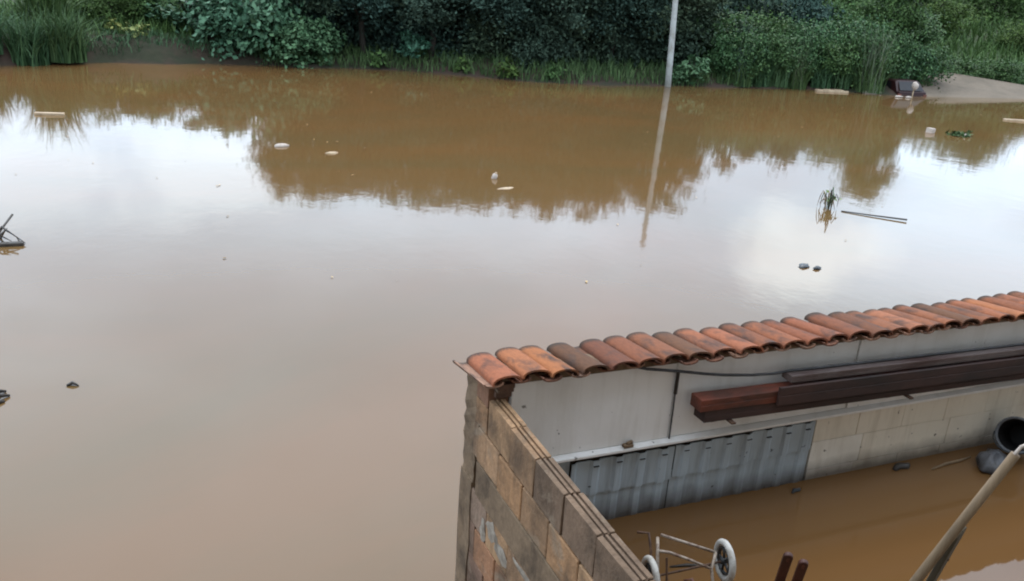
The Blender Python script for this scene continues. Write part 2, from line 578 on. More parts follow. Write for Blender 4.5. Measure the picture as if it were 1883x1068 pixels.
# ------------------------------------------------------------------ yard: ground block, water, unseen house added and sized to shade it
yg = MB().box(1.66, 13.9, -6.0, 3.74, -1.9, -0.45).build('yard_ground', M['mud'])
tag(yg, 'mud ground of the flooded yard', kind='structure')
yw = MB().add([(1.655, -0.395, 0), (13.95, -0.395, 0), (13.95, 3.752, 0), (1.655, 3.752, 0)], [(0, 1, 2, 3)]).build('yard_water', M['yard_water'])
tag(yw, 'orange brown flood water standing inside the walled yard', kind='structure')

hs = empty('house', (0, -0.4, -2))
tag(hs, 'unseen tall rendered house added behind the yard to shade it', 'house')
MB().box(-24, 14.2, -9.0, 0, 0, 10.6).build('wall', M['house'], hs)
MB().box(-24.2, 14.4, -9.2, 0.2, 10.602, 10.75).build('roof', M['concrete'], hs)
for wx in (-21, -16.5, -12, -8, -3.5, -0.5, 3.0, 7.0, 11.0):
    for wz in (4.3, 7.2):
        w = MB().box(wx, wx + 1.2, 0.002, 0.05, wz, wz + 1.1).build('window', M['grey_wood'], hs)
        MB().box(wx + 0.06, wx + 1.14, 0.052, 0.06, wz + 0.06, wz + 1.04).build('pane', M['glass'], w)

# ------------------------------------------------------------------ white boundary wall with the tiled coping
bw = empty('boundary_wall', (1.567, 3.742, 0))
tag(bw, 'grey white yard wall of plates topped with clay roof tiles', 'wall')
OFF = Vector((1.567, 3.742, 0))


def bpart(mb, name, mat, **kw):
    o = mb.build(name, mat, None, **kw)
    o.parent = bw
    o.location = o.location - OFF
    return o


joints = [1.69, 2.713, 4.060, 5.190, 6.36, 7.52, 8.7, 9.9, 11.1, 12.4, 13.9]
for i, (a, b) in enumerate(zip(joints[:-1], joints[1:])):
    dy = (0.0, 0.004, -0.003, 0.003, 0.0, 0.004, 0, 0.003, 0, 0.002)[i]
    bpart(MB().box(a + 0.003, b - 0.003, 3.742 + dy, 3.84, 0.505, 0.985), 'wall_panel', M['render'], bevel=0.004)
bpart(MB().box(1.69, 13.9, 3.845, 4.0, -1.5, 0.94), 'wall_core', M['concrete'])
bpart(MB().prism_x([(3.708, 0.474), (3.708, 0.491), (3.742, 0.503), (3.842, 0.503), (3.842, 0.474)], 1.664, 13.9), 'ledge', M['render'], bevel=0.003)
bpart(MB().prism_x([(3.735, 0.988), (3.735, 1.030), (3.90, 1.015), (4.03, 0.985), (4.03, 0.943), (3.842, 0.943), (3.842, 0.988)], 1.60, 9.2), 'mortar_bed', M['concrete'])
bpart(MB().box(13.9, 14.05, -0.3, 4.0, -1.5, 0.98), 'side_panel', M['render'])
bpart(MB().tube([(2.713, 3.728, 0.506), (2.711, 3.727, 0.72), (2.709, 3.726, 0.80)], 0.0055, 6), 'rod', M['cable'])
bpart(MB().tube([(2.709, 3.724, 0.80), (2.707, 3.722, 0.945)], 0.0105, 6), 'rod_sleeve', M['wet_wood'])
bpart(MB().box(2.40, 2.465, 3.706, 3.738, 0.500, 0.520).tube([(2.42, 3.715, 0.525), (2.46, 3.722, 0.532)], 0.012, 6), 'mortar_lump', M['concrete'], bevel=0.006)

# lower part: ribbed grey sheets on the left, painted blocks on the right


def ribbed(x0, x1, zb, zt, y0, skew):
    nxs = max(8, int((x1 - x0) / 0.008))
    v, f = [], []
    zs = [zb, zb + (zt - zb) * 0.35, zb + (zt - zb) * 0.7, zt]
    for j, z in enumerate(zs):
        for i in range(nxs + 1):
            x = x0 + (x1 - x0) * i / nxs
            u = (x / 0.152) % 1.0
            w = 0.0 if u < 0.55 else (min((u - 0.55) / 0.10, 1, (1.0 - u) / 0.10))
            v.append((x, y0 - 0.015 * w + skew * z, z))
    n1 = nxs + 1
    for j in range(len(zs) - 1):
        for i in range(nxs):
            f.append((j * n1 + i, j * n1 + i + 1, (j + 1) * n1 + i + 1, (j + 1) * n1 + i))
    return MB().add(v, f)


for x0, x1, zb, zt, y0 in ((2.09, 2.778, 0.205, 0.432, 3.752), (2.785, 3.32, 0.222, 0.437, 3.748), (3.315, 3.835, 0.235, 0.441, 3.754),
                           (2.09, 2.773, -0.35, 0.24, 3.764), (2.780, 3.835, -0.35, 0.26, 3.762)):
    o = bpart(ribbed(x0, x1, zb, zt, y0, -0.012), 'ribbed_sheet', M['sheet'])
    sm = o.modifiers.new('solid', 'SOLIDIFY')
    sm.thickness = 0.006
for k in range(12):
    xk = (math.floor(2.09 / 0.152) + 0.775 + k) * 0.152
    if 2.10 < xk < 3.83:
        bpart(MB().box(xk - 0.017, xk + 0.017, 3.724, 3.741, 0.392 + 0.004 * (k % 3), 0.397 + 0.004 * (k % 3)), 'clip', M['cable'])
bpart(MB().box(1.664, 13.9, 3.785, 3.842, -1.5, 0.465), 'backing', M['joint'])
bpart(MB().box(1.664, 2.085, 3.752, 3.783, -0.5, 0.462), 'render_strip', M['sheet'])
random.seed(11)
zc0 = [-0.13, 0.075, 0.282, 0.463]
bn = 0
for r in range(3):
    x = 3.845 + (0.0, 0.0, -0.0)[r]
    first = True
    while x < 13.8:
        ln = 0.395 if r != 1 else (0.43 if first else 0.395)
        if r == 2 and first:
            ln = 0.36
        first = False
        g = 0.0012
        x1 = min(x + ln, 13.88)
        dy = random.uniform(-0.002, 0.002)
        cc = (0.78, 0.74, 0.66) if (x < 3.9 and r < 2) else random.choice([(0.74, 0.68, 0.57), (0.73, 0.675, 0.565), (0.75, 0.69, 0.575)])
        bpart(MB().box(x + g, x1 - g, 3.752 + dy, 3.784, zc0[r] + g, zc0[r + 1] - g), 'wall_block', M['cream'], bevel=0.003, color=cc)
        x = x1

# tile coping: caps over channels, dipping away from the yard
tx = [1.904, 2.103, 2.29, 2.499, 2.705, 2.895, 3.089, 3.28, 3.48, 3.681, 3.86, 4.05, 4.257, 4.461, 4.66, 4.842, 5.005, 5.2, 5.37]
tx = [v * 0.8333 * 1.0225 for v in tx]
while tx[-1] < 9.0:
    tx.append(tx[-1] + 0.158)


def tile_mesh(name, w0, w1, h0, h1, ln, th, up, n=12):
    """half-round tapered tile along +Y, w/h at front (0) and back (1)"""
    v, f = [], []
    rows = 5
    for j in range(rows):
        t = j / (rows - 1)
        w = w0 + (w1 - w0) * t
        h = h0 + (h1 - h0) * t
        for layer in (0, 1):
            ww, hh = (w, h) if layer == 0 else (w - th, h - th)
            for i in range(n + 1):
                a = math.pi * i / n
                x = -ww * math.cos(a)
                z = hh * (abs(math.sin(a)) ** 0.7)
                v.append((x, ln * t, z if up else -z))
    m = n + 1
    for j in range(rows - 1):
        b0, b1 = j * 2 * m, (j + 1) * 2 * m
        for i in range(n):
            f.append((b0 + i, b0 + i + 1, b1 + i + 1, b1 + i))
            f.append((b0 + m + i + 1, b0 + m + i, b1 + m + i, b1 + m + i + 1))
        f.append((b0, b1, b1 + m, b0 + m))
        f.append((b0 + n, b0 + m + n, b1 + m + n, b1 + n))
    for b, fl in ((0, 0), ((rows - 1) * 2 * m, 1)):
        for i in range(n):
            q = (b + i, b + m + i, b + m + i + 1, b + i + 1)
            f.append(q if fl == 0 else q[::-1])
    me = MB().add(v, f).mesh(name, M['tile'], True)
    return me


cap_me = tile_mesh('cap_tile', 0.081, 0.075, 0.043, 0.041, 0.435, 0.010, True)
chan_me = tile_mesh('channel_tile', 0.056, 0.068, 0.026, 0.032, 0.43, 0.010, False)
for me in (cap_me, chan_me):
    me.set_sharp_from_angle(angle=R_(50))
tint = [(0.263, 0.087, 0.040), (0.280, 0.100, 0.040), (0.280, 0.100, 0.036), (0.095, 0.042, 0.020), (0.129, 0.044, 0.022), (0.174, 0.059, 0.027),
        (0.185, 0.067, 0.031), (0.112, 0.048, 0.023), (0.235, 0.081, 0.037), (0.252, 0.085, 0.040), (0.179, 0.061, 0.027), (0.213, 0.072, 0.032),
        (0.190, 0.062, 0.029), (0.213, 0.070, 0.033), (0.168, 0.057, 0.027), (0.129, 0.049, 0.024), (0.196, 0.071, 0.033), (0.263, 0.097, 0.047),
        (0.190, 0.068, 0.031), (0.213, 0.076, 0.035)]
random.seed(4)
PITCH = R_(7.0)
for i, x in enumerate(tx):
    c = tint[i] if i < len(tint) else random.choice(tint)
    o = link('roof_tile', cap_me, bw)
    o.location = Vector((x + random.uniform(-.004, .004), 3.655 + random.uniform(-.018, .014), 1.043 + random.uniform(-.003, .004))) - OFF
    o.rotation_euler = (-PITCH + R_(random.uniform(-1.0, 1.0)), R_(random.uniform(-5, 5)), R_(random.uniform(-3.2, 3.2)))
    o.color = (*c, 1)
for i in range(len(tx)):
    x = tx[i] - 0.074 if i == 0 else (tx[i] + tx[i - 1]) / 2
    o = link('roof_tile', chan_me, bw)
    o.location = Vector((x, 3.652 + random.uniform(-.022, .016), 1.050 + random.uniform(-.003, .003))) - OFF
    o.rotation_euler = (-PITCH + R_(random.uniform(-1, 1)), 0, R_(random.uniform(-1.2, 1.2)))
    c = random.choice([(0.22, 0.115, 0.07), (0.19, 0.10, 0.06), (0.16, 0.07, 0.042), (0.26, 0.145, 0.095)])
    o.color = (*c, 1)

# ------------------------------------------------------------------ bare block wall that runs towards the house
nw = empty('block_wall', (1.567, 1.8, WZ))
tag(nw, 'unplastered clay block wall with open grooved top running from the corner', 'wall')
NOFF = Vector((1.567, 1.8, WZ))


def npart(mb, name, mat, **kw):
    o = mb.build(name, mat, None, **kw)
    o.parent = nw
    o.location = o.location - NOFF
    return o


X0, X1 = 1.567, 1.655


def block_me(ln, h, grooves, name='block'):
    w = X1 - X0
    if grooves:
        d, g = 0.012, 0.007
        prof = [(0, 0), (w, 0), (w, h)]
        for cxp in (0.66, 0.36):
            xc = w * cxp
            prof += [(xc + g, h), (xc + g * 0.7, h - d), (xc - g * 0.7, h - d), (xc - g, h)]
        prof += [(0, h)]
    else:
        prof = [(0, 0), (w, 0), (w, h), (0, h)]
    me = MB().prism_y(prof, 0, ln).mesh(name, M['block'])
    bm = bmesh.new()
    bm.from_mesh(me)
    es = [e for e in bm.edges if e.calc_face_angle(0) > 1.2 and (not grooves or min(v.co.z for v in e.verts) < h - 0.02 or abs(e.verts[0].co.x) < 1e-4 or abs(e.verts[0].co.x - w) < 1e-4)]
    bmesh.ops.bevel(bm, geom=es, offset=0.004, segments=1, affect='EDGES')
    for v in bm.verts:
        v.co.x += random.uniform(-.0015, .0015)
        v.co.z += random.uniform(-.002, .002)
        v.co.y += random.uniform(-.003, .003)
    bm.to_mesh(me)
    bm.free()
    return me


random.seed(21)
btop = block_me(0.292, 0.212, True)
bfull = block_me(0.292, 0.202, False)
bhalf = block_me(0.145, 0.204, False)
bcols = [(0.36, 0.215, 0.118), (0.34, 0.195, 0.105), (0.35, 0.210, 0.112), (0.29, 0.170, 0.090), (0.26, 0.155, 0.085), (0.34, 0.190, 0.095)]
course_z = [0.690, 0.482, 0.060, -0.150, -0.360, -0.570, -0.780, -0.990, -1.200]
first_joint = [3.757, 3.875, 3.690, 3.843, 3.690, 3.843, 3.69, 3.843, 3.69]


def put_block(me, y, z, c, jit=0.004):
    o = link('block', me, nw)
    o.location = Vector((X0 + random.uniform(-jit, jit), y, z)) - NOFF
    o.rotation_euler = (R_(random.uniform(-0.6, 0.6)), 0, R_(random.uniform(-0.6, 0.6)))
    o.color = (*c, 1)
    return o


for r, z in enumerate(course_z):
    y = first_joint[r]
    while y > -0.2:
        y -= 0.303
        c = random.choice(bcols)
        if r == 0 and y < 2.9:
            c = (0.175, 0.115, 0.075)
        if r >= 3:
            c = tuple(v * k for v, k in zip(c, (0.85, 0.72, 0.70)))
        put_block(btop if r == 0 else bfull, y, z, c)
npart(MB().box(X0 + 0.014, X1 - 0.010, -0.38, 3.70, -1.6, 0.884), 'mortar', M['joint'])
npart(MB().box(X0 - 0.006, X1 - 0.004, -0.38, 3.86, 0.268, 0.478), 'concrete_band', M['concrete'], bevel=0.006)
# corner post: orange bricks towards the yard, rough grey mortar outside
for z, h, c, y0, y1 in ((0.690, 0.150, (0.33, 0.185, 0.095), 3.760, 3.93), (0.846, 0.130, (0.22, 0.115, 0.07), 3.765, 3.93),
                        (0.482, 0.203, (0.31, 0.19, 0.11), 3.877, 3.94), (0.060, 0.205, (0.25, 0.17, 0.12), 3.695, 3.93),
                        (-0.15, 0.205, (0.21, 0.13, 0.09), 3.85, 3.95), (-0.36, 0.205, (0.22, 0.13, 0.09), 3.695, 3.93),
                        (-0.57, 0.205, (0.2, 0.13, 0.09), 3.85, 3.95), (-0.78, 0.205, (0.2, 0.13, 0.09), 3.695, 3.93)):
    npart(MB().box(X0 + 0.002, 1.685, y0, y1, z, z + h), 'corner_brick', M['block'], bevel=0.004, color=c)


def rough_post(x0, x1, y0, y1, z0, z1, seed):
    rs = random.Random(seed)
    v, f = [], []
    nz = 14
    for j in range(nz + 1):
        z = z0 + (z1 - z0) * j / nz
        for (x, y) in ((x0, y0), (x1, y0), (x1, y1), ((x0 + x1) / 2, y1), (x0, y1), (x0, (y0 + y1) / 2)):
            v.append((x + rs.uniform(-.006, .006), y + rs.uniform(-.008, .008), z))
    for j in range(nz):
        for k in range(6):
            f.append((j * 6 + k, j * 6 + (k + 1) % 6, (j + 1) * 6 + (k + 1) % 6, (j + 1) * 6 + k))
    f.append(tuple(nz * 6 + k for k in range(6)))
    return MB().add(v, f)


npart(rough_post(X0 + 0.006, 1.685, 3.925, 4.095, 0.29, 0.975, 3), 'mortar_post', M['concrete'])
npart(rough_post(X0 - 0.002, 1.690, 3.920, 4.105, -1.6, 0.30, 5), 'mortar_post', M['concrete'])
# broken bricks packed under the first tile and mortar smears on the face
for y0, y1, z0, z1 in ((3.700, 3.85, 0.982, 1.008), (3.71, 3.86, 0.955, 0.978), (3.735, 3.87, 0.915, 0.950)):
    npart(MB().box(1.600, 1.690, y0, y1, z0, z1), 'brick_chip', M['block'], bevel=0.003, color=(0.12, 0.07, 0.05))
random.seed(9)
for y, z, sy, sz in ((3.60, 0.19, 0.10, 0.07), (3.45, 0.15, 0.12, 0.05), (3.20, 0.235, 0.18, 0.03), (3.72, 0.10, 0.05, 0.09)):
    v = [(X0 - 0.007, y, z)]
    n = 11
    for k in range(n):
        a = 2 * math.pi * k / n
        q = random.uniform(0.6, 1.15)
        v.append((X0 - 0.001, y + math.cos(a) * sy * q, z + math.sin(a) * sz * q))
    npart(MB().add(v, [(0, 1 + (k + 1) % n, 1 + k) for k in range(n)]), 'mortar_smear', M['smear'])

# ------------------------------------------------------------------ steel sections stored along the white wall
random.seed(2)


def c_section(x0, x1, y0, y1, z0, z1, drop, lip=0.018, th=0.004, closed=True):
    """lipped channel lying along X with its web on the front side; falls by drop per metre"""
    prof = [(y1, z0), (y0, z0), (y0, z1), (y1, z1), (y1, z1 - lip), (y1 - th, z1 - lip), (y1 - th, z1 - th), (y0 + th, z1 - th),
            (y0 + th, z0 + th), (y1 - th, z0 + th), (y1 - th, z0 + lip), (y1, z0 + lip)]
    n = len(prof)
    v = []
    xs = (x0, (x0 + x1) / 2, x1)
    for x in xs:
        v += [(x - x0, y, z - drop * (x - x0)) for y, z in prof]
    if closed:
        return MB().add([(xx - x0, y, z - drop * (xx - x0)) for xx in xs for y, z in ((y0, z0), (y1, z0), (y1, z1), (y0, z1), (y0, z0 + (z1 - z0) * .56), (y0 + .004, z0 + (z1 - z0) * .53), (y0, z0 + (z1 - z0) * .50))], [(6, 5, 4, 3, 2, 1, 0), tuple(range(14, 21))] + [(j * 7 + i, j * 7 + (i + 1) % 7, j * 7 + 7 + (i + 1) % 7, j * 7 + 7 + i) for j in range(2) for i in range(7)])
    f = [tuple(range(n))[::-1], tuple(range(2 * n, 3 * n))]
    for j in range(2):
        f += [(j * n + i, j * n + (i + 1) % n, (j + 1) * n + (i + 1) % n, (j + 1) * n + i) for i in range(n)]
    return MB().add(v, f)


def section(name, label, x0, x1, y0, y1, z0, z1, mat, drop=0.0205):
    o = c_section(x0, x1, y0, y1, z0, z1, drop).build(name, M[mat], bevel=0.003)
    o.location = (x0, 0, 0)
    return tag(o, label, 'steel beam', 'steel sections stored along the white wall')


section('steel_section', 'red oxide steel section whose bright end sticks out at the left', 2.795, 7.6, 3.585, 3.69, 0.738, 0.812, 'oxide')
section('steel_section', 'lowest dark maroon steel section of the stack on the white wall', 2.835, 7.7, 3.590, 3.695, 0.662, 0.735, 'dark_oxide')
section('steel_section', 'widest dark steel section, covering the red one from the front', 3.325, 7.9, 3.562, 3.582, 0.716, 0.832, 'dark_oxide')
section('steel_section', 'thin grey steel section lying topmost on the stack', 3.43, 8.0, 3.600, 3.690, 0.835, 0.876, 'grey_steel')
for i, x in enumerate((3.02, 4.4, 5.9, 7.3)):
    zz = 0.660 - 0.0205 * (x - 2.835)
    b = empty('wall_bracket', (x, 3.74, zz))
    tag(b, 'rusty bracket pinned in the white wall under the steel sections', 'bracket', 'brackets under the steel sections')
    MB().box(-0.015, 0.015, -0.185, 0.0, -0.012, -0.002).build('arm', M['rust'], b)
    MB().box(-0.02, 0.02, -0.006, 0.006, -0.09, -0.013).build('plate', M['rust'], b)

cb = MB().tube([(2.40, 3.70, 1.02), (2.47, 3.685, 1.003), (2.58, 3.68, 0.985), (2.70, 3.68, 0.962), (2.85, 3.68, 0.930), (3.0, 3.68, 0.903), (3.2, 3.68, 0.878),
                (3.35, 3.67, 0.874), (3.47, 3.66, 0.885), (3.7, 3.655, 0.880), (4.4, 3.655, 0.866), (5.6, 3.655, 0.841), (7.2, 3.655, 0.808)], 0.0085, 6).build('cable', M['cable'], smooth=True)
tag(cb, 'thin dark cable sagging from the tiles down to the steel sections', 'cable')

# ------------------------------------------------------------------ upturned shopping trolley in the yard
tr = empty('shopping_trolley', (2.35, 2.93, 0))
tag(tr, 'wire shopping trolley standing upturned in the yard water with pale wheels in the air', 'trolley')
TO = Vector((2.35, 2.93, 0))


def tpart(mb, name, mat, **kw):
    o = mb.build(name, M[mat], None, **kw)
    o.parent = tr
    o.location = o.location - TO
    return o


ax = Vector((2.548, 2.895, 0.292)) - Vector((2.150, 2.975, 0.292))
axn = ax.normalized()
for cxyz in ((2.548, 2.895, 0.292), (2.168, 2.970, 0.225)):
    c = Vector(cxyz)
    wh = tpart(MB().torus(c, axn, 0.091, 0.018, 32, 10, 0.95), 'wheel', 'tyre_white', smooth=True)
    rim = MB().torus(c, axn, 0.064, 0.007, 28, 8, 1.6)
    a = axn.orthogonal().normalized()
    d = axn.cross(a)
    for k in range(5):
        t = 2 * math.pi * k / 5 + 0.3
        p = a * math.cos(t) + d * math.sin(t)
        rim.tube([c + p * 0.010, c + p * 0.064], 0.0075, 6)
    rim.tube([c - axn * 0.022, c + axn * 0.022], 0.016, 10)
    o = rim.build('rim', M['dark_plastic'], None, smooth=True)
    o.parent = wh
    o.location = Vector((0, 0, 0))
wl, wr = Vector((2.168, 2.970, 0.225)), Vector((2.548, 2.895, 0.292))
tpart(MB().tube([wl, wr], 0.006, 8), 'axle', 'rust')
A, B = Vector((2.262, 3.062, 0.395)), Vector((2.500, 2.915, 0.340))
Cc, Dd = Vector((2.205, 2.985, 0.365)), Vector((2.452, 2.868, 0.285))
tpart(MB().tube([A, B], 0.0075, 8), 'frame_rod', 'wire', smooth=True)
tpart(MB().tube([Cc, Cc.lerp(Dd, .2) + Vector((0, 0, .012)), Cc.lerp(Dd, .55) + Vector((0, 0, .010)), Dd], 0.0075, 8), 'frame_rod', 'wire', smooth=True)
tpart(MB().tube([A + Vector((-.02, -.005, -.01)), Cc + Vector((-.005, 0, 0)), Vector((2.19, 2.93, 0.20)), Vector((2.20, 2.86, -0.4))], 0.0085, 8), 'frame_rod', 'wire', smooth=True)
tpart(MB().tube([B, Vector((2.475, 2.89, 0.30)), Dd, Vector((2.46, 2.80, 0.10)), Vector((2.47, 2.74, -0.4))], 0.008, 8), 'frame_rod', 'wire', smooth=True)
tpart(MB().tube([Vector((2.165, 3.13, 0.385)), Vector((2.215, 3.10, 0.388)), Vector((2.20, 3.04, 0.33)), Vector((2.17, 2.98, 0.20)), Vector((2.17, 2.92, -0.3))], 0.007, 8), 'handle', 'rust', smooth=True)
tpart(MB().tube([Vector((2.245, 2.965, 0.33)), Vector((2.23, 2.90, 0.16)), Vector((2.23, 2.85, -0.2))], 0.006, 6), 'stay', 'rust')
tpart(MB().tube([Vector((2.30, 2.83, 0.20)), Vector((2.295, 2.86, 0.262)), Vector((2.325, 2.85, 0.270)), Vector((2.34, 2.80, 0.20)), Vector((2.35, 2.76, -0.1))], 0.009, 8), 'strap', 'oxide', smooth=True)
tpart(MB().tube([Vector((2.36, 2.82, 0.25)), Vector((2.37, 2.79, 0.12)), Vector((2.37, 2.76, -0.2))], 0.007, 6), 'stay', 'pale_wood')
for k in range(4):
    t = (k + 1) / 5
    tpart(MB().tube([Vector((2.20, 2.86, 0)).lerp(Vector((2.47, 2.74, 0)), t) + Vector((0, 0.04, 0.06)), Vector((2.20, 2.86, -0.4)).lerp(Vector((2.47, 2.74, -0.4)), t)], 0.004, 5), 'basket_wire', 'wire')

# ------------------------------------------------------------------ post-hole digger handles
ph = empty('post_hole_digger', (2.80, 2.79, -0.45))
tag(ph, 'post hole digger standing in the yard water, its two red brown handles close together', 'hand tool')
PO = Vector((2.80, 2.79, -0.45))


def flat_bar(p0, p1, w, th, wid):
    """rounded-end wooden bar from p0 (bottom) to p1 (top) with a hanging slot; wid is the width direction"""
    p0, p1 = Vector(p0), Vector(p1)
    d = (p1 - p0).normalized()
    wd = Vector(wid)
    wd = (wd - d * wd.dot(d)).normalized()
    nn = d.cross(wd)
    ln = (p1 - p0).length
    outl = [(-w / 2 * 0.85, 0), (w / 2 * 0.85, 0), (w / 2, ln - w / 2)]
    for k in range(1, 8):
        a = math.pi * k / 8
        outl.append((w / 2 * math.cos(a), ln - w / 2 + w / 2 * math.sin(a)))
    outl.append((-w / 2, ln - w / 2))
    n = len(outl)
    v = [tuple(p0 + wd * x + d * y - nn * th / 2) for x, y in outl] + [tuple(p0 + wd * x + d * y + nn * th / 2) for x, y in outl]
    f = [tuple(range(n))[::-1], tuple(range(n, 2 * n))] + [(i, (i + 1) % n, n + (i + 1) % n, n + i) for i in range(n)]
    return MB().add(v, f), d, wd, nn


for top, bot in (((2.735, 2.670, 0.455), (2.865, 2.90, -0.45)), ((2.782, 2.612, 0.445), (2.885, 2.83, -0.45))):
    mb, d, wd, nn = flat_bar(bot, top, 0.046, 0.026, (0.72, -0.62, 0.2))
    o = mb.build('handle', M['handle'], None, bevel=0.006)
    o.parent = ph
    o.location = -PO
    tp = Vector(top) - d * 0.032
    s = MB()
    camside = -nn if nn.dot(Vector((0, 0, 3)) - tp) < 0 else nn
    q = tp + camside * 0.0135
    pr = []
    for k in range(10):
        a = 2 * math.pi * k / 10
        pr.append(q + wd * 0.007 * math.cos(a) + d * 0.015 * math.sin(a))
    s.add(pr + [p + camside * 0.002 for p in pr], [tuple(range(10, 20))] + [(i, (i + 1) % 10, 10 + (i + 1) % 10, 10 + i) for i in range(10)])
    h = s.build('hanging_slot', M['oxide'], None)
    h.parent = o
o = MB().box(2.83, 2.93, 2.80, 2.93, -0.62, -0.44).build('blade', M['rust'], None)
o.parent = ph
o.location = -PO

# ------------------------------------------------------------------ tall pole and board leaning in the yard
pl = empty('wooden_pole', (2.025, 2.075, -0.45))
tag(pl, 'pale round pole with a small hook at its tip, slanting up out of the yard', 'pole')
P1, P0 = Vector((2.463, 1.576, 1.678)), Vector((2.025, 2.075, -0.45))
WO = Vector((2.025, 2.075, -0.45))
pts = [P0.lerp(P1, k / 8) + Vector((0.004 * math.sin(k * 1.7), 0, 0)) for k in range(9)]
o = MB().tube(pts, [0.0215 - 0.0060 * k / 8 for k in range(9)], 12).build('shaft', M['pole_wood'], None, smooth=True)
o.parent = pl
o.location = -WO
dd = (P1 - P0).normalized()
hk = MB().tube([P1 - dd * 0.03, P1 + dd * 0.010, P1 + dd * 0.026 + Vector((0.006, 0, 0.004)), P1 + dd * 0.028 + Vector((0.022, 0, 0.006)), P1 + dd * 0.016 + Vector((0.036, 0, 0.0))], 0.006, 8)
o = hk.build('hook', M['foam'], None, smooth=True)
o.parent = pl
o.location = -WO
bd = empty('weathered_board', (2.28, 2.03, -0.45))
tag(bd, 'grey weathered board standing on end behind the lower half of the pale pole', 'board')
Pm = P0.lerp(P1, 0.845)
sx = Vector((0.86, 0.40, -0.15))
mb, d, wd, nn = flat_bar(P0 + Vector((0.330, -0.075, 0)), Pm + Vector((0.058, 0.017, 0.0)), 0.088, 0.022, sx)
o = mb.build('plank', M['grey_wood'], None, bevel=0.004)
o.parent = bd
o.location = -Vector((2.28, 2.03, -0.45))
for k in (0.80, 0.70):
    c_ = (P0 + Vector((0.330, -0.075, 0))).lerp(Pm + Vector((0.058, 0.017, 0.0)), k + 0.12)
    o = MB().tube([c_ - nn * 0.016, c_ + nn * 0.016], 0.004, 6).build('nail', M['rust'], None)
    o.parent = bd
    o.location = -Vector((2.28, 2.03, -0.45))

# ------------------------------------------------------------------ bucket on its side and a wet bag by the white wall
bk = empty('bucket', (5.50, 3.56, 0.02))
tag(bk, 'grey plastic bucket lying on its side in the yard water, black mouth facing the house', 'bucket')


def bucket_mesh():
    prof_o = [(0.085, 0.26), (0.120, 0.0), (0.131, 0.0), (0.131, -0.018), (0.120, -0.018)]
    prof_i = [(0.113, -0.012), (0.080, 0.25)]
    n = 28
    v, f = [], []
    allp = [(0.0, 0.26)] + prof_o + prof_i + [(0.0, 0.25)]
    for r, y in allp:
        for k in range(n):
            a = 2 * math.pi * k / n
            v.append((r * math.cos(a), y, r * math.sin(a)))
    for j in range(len(allp) - 1):
        for k in range(n):
            f.append((j * n + k, j * n + (k + 1) % n, (j + 1) * n + (k + 1) % n, (j + 1) * n + k))
    return v, f


v, f = bucket_mesh()
b_ = MB().add(v, f).build('body', M['bucket'], bk, smooth=True)
n = 28
iv = [(0.110 * math.cos(2 * math.pi * k / n), -0.008, 0.110 * math.sin(2 * math.pi * k / n)) for k in range(n)]
iv += [(0.079 * math.cos(2 * math.pi * k / n), 0.245, 0.079 * math.sin(2 * math.pi * k / n)) for k in range(n)]
i_ = MB().add(iv, [((k + 1) % n, k, n + k, n + (k + 1) % n) for k in range(n)] + [tuple(range(n, 2 * n))]).build('inside', M['black'], bk, smooth=False)
h_ = MB().tube([(0.13 * math.cos(a), -0.02 - 0.09 * math.sin(a), -0.02 - 0.10 * math.sin(a)) for a in [math.pi * k / 12 for k in range(13)]], 0.005, 6).build('handle', M['dark_plastic'], bk, smooth=True)
bk.rotation_euler = (R_(-20), 0, R_(-66))
bk.location = (5.47, 3.53, 0.20)

# crumpled bag
random.seed(31)
nv, nu = 9, 18
v, f = [], []
for j in range(nv):
    ph_ = math.pi * j / (nv - 1)
    for k in range(nu):
        a = 2 * math.pi * k / nu
        q = 1 + random.uniform(-0.22, 0.22)
        v.append((0.20 * q * math.sin(ph_) * math.cos(a), 0.13 * q * math.sin(ph_) * math.sin(a), 0.095 * math.cos(ph_) * (1 + random.uniform(-.2, .2))))
for j in range(nv - 1):
    for k in range(nu):
        f.append((j * nu + k, (j + 1) * nu + k, (j + 1) * nu + (k + 1) % nu, j * nu + (k + 1) % nu))
bgm = MB().add(v, f).build('plastic_bag', M['bag'], smooth=True)
bgm.location = (5.27, 3.50, 0.04)
bgm.rotation_euler = (0, 0, 0.5)
bgm.scale = (0.8, 0.75, 0.7)
tag(bgm, 'crumpled wet grey plastic bag beside the bucket at the foot of the white wall', 'bag')

# scraps drifting against the foot of the white wall

random.seed(51)
for x, y, ln, w_, rz_, mt, lab in ((3.70, 3.66, 0.09, 0.025, 0.3, 'dark_plastic', 'small dark scrap floating where the ribbed sheets end'),
                                  (4.62, 3.68, 0.16, 0.05, 0.15, 'wet_wood', 'short dark piece of wood floating at the foot of the cream blocks'),
                                  (5.02, 3.62, 0.42, 0.018, 0.10, 'pole_wood', 'thin pale lath floating left of the grey bag'),
                                  (2.62, 3.22, 0.26, 0.016, -0.25, 'wet_wood', 'thin dark twig floating behind the shopping trolley')):
    o = MB().tube([(-ln / 2, 0, 0), (-ln * .15, w_ * .3, 0.004), (ln * .2, -w_ * .2, 0.003), (ln / 2, w_ * .1, 0)], [w_ * .3, w_ * .55, w_ * .5, w_ * .25], 6).build('floating_scrap', M[mt], smooth=True)
    o.location = (x, y, 0.004)
    o.rotation_euler = (0, 0, rz_)
    tag(o, lab, 'scrap', 'scraps floating in the yard')

# ------------------------------------------------------------------ vegetation builders


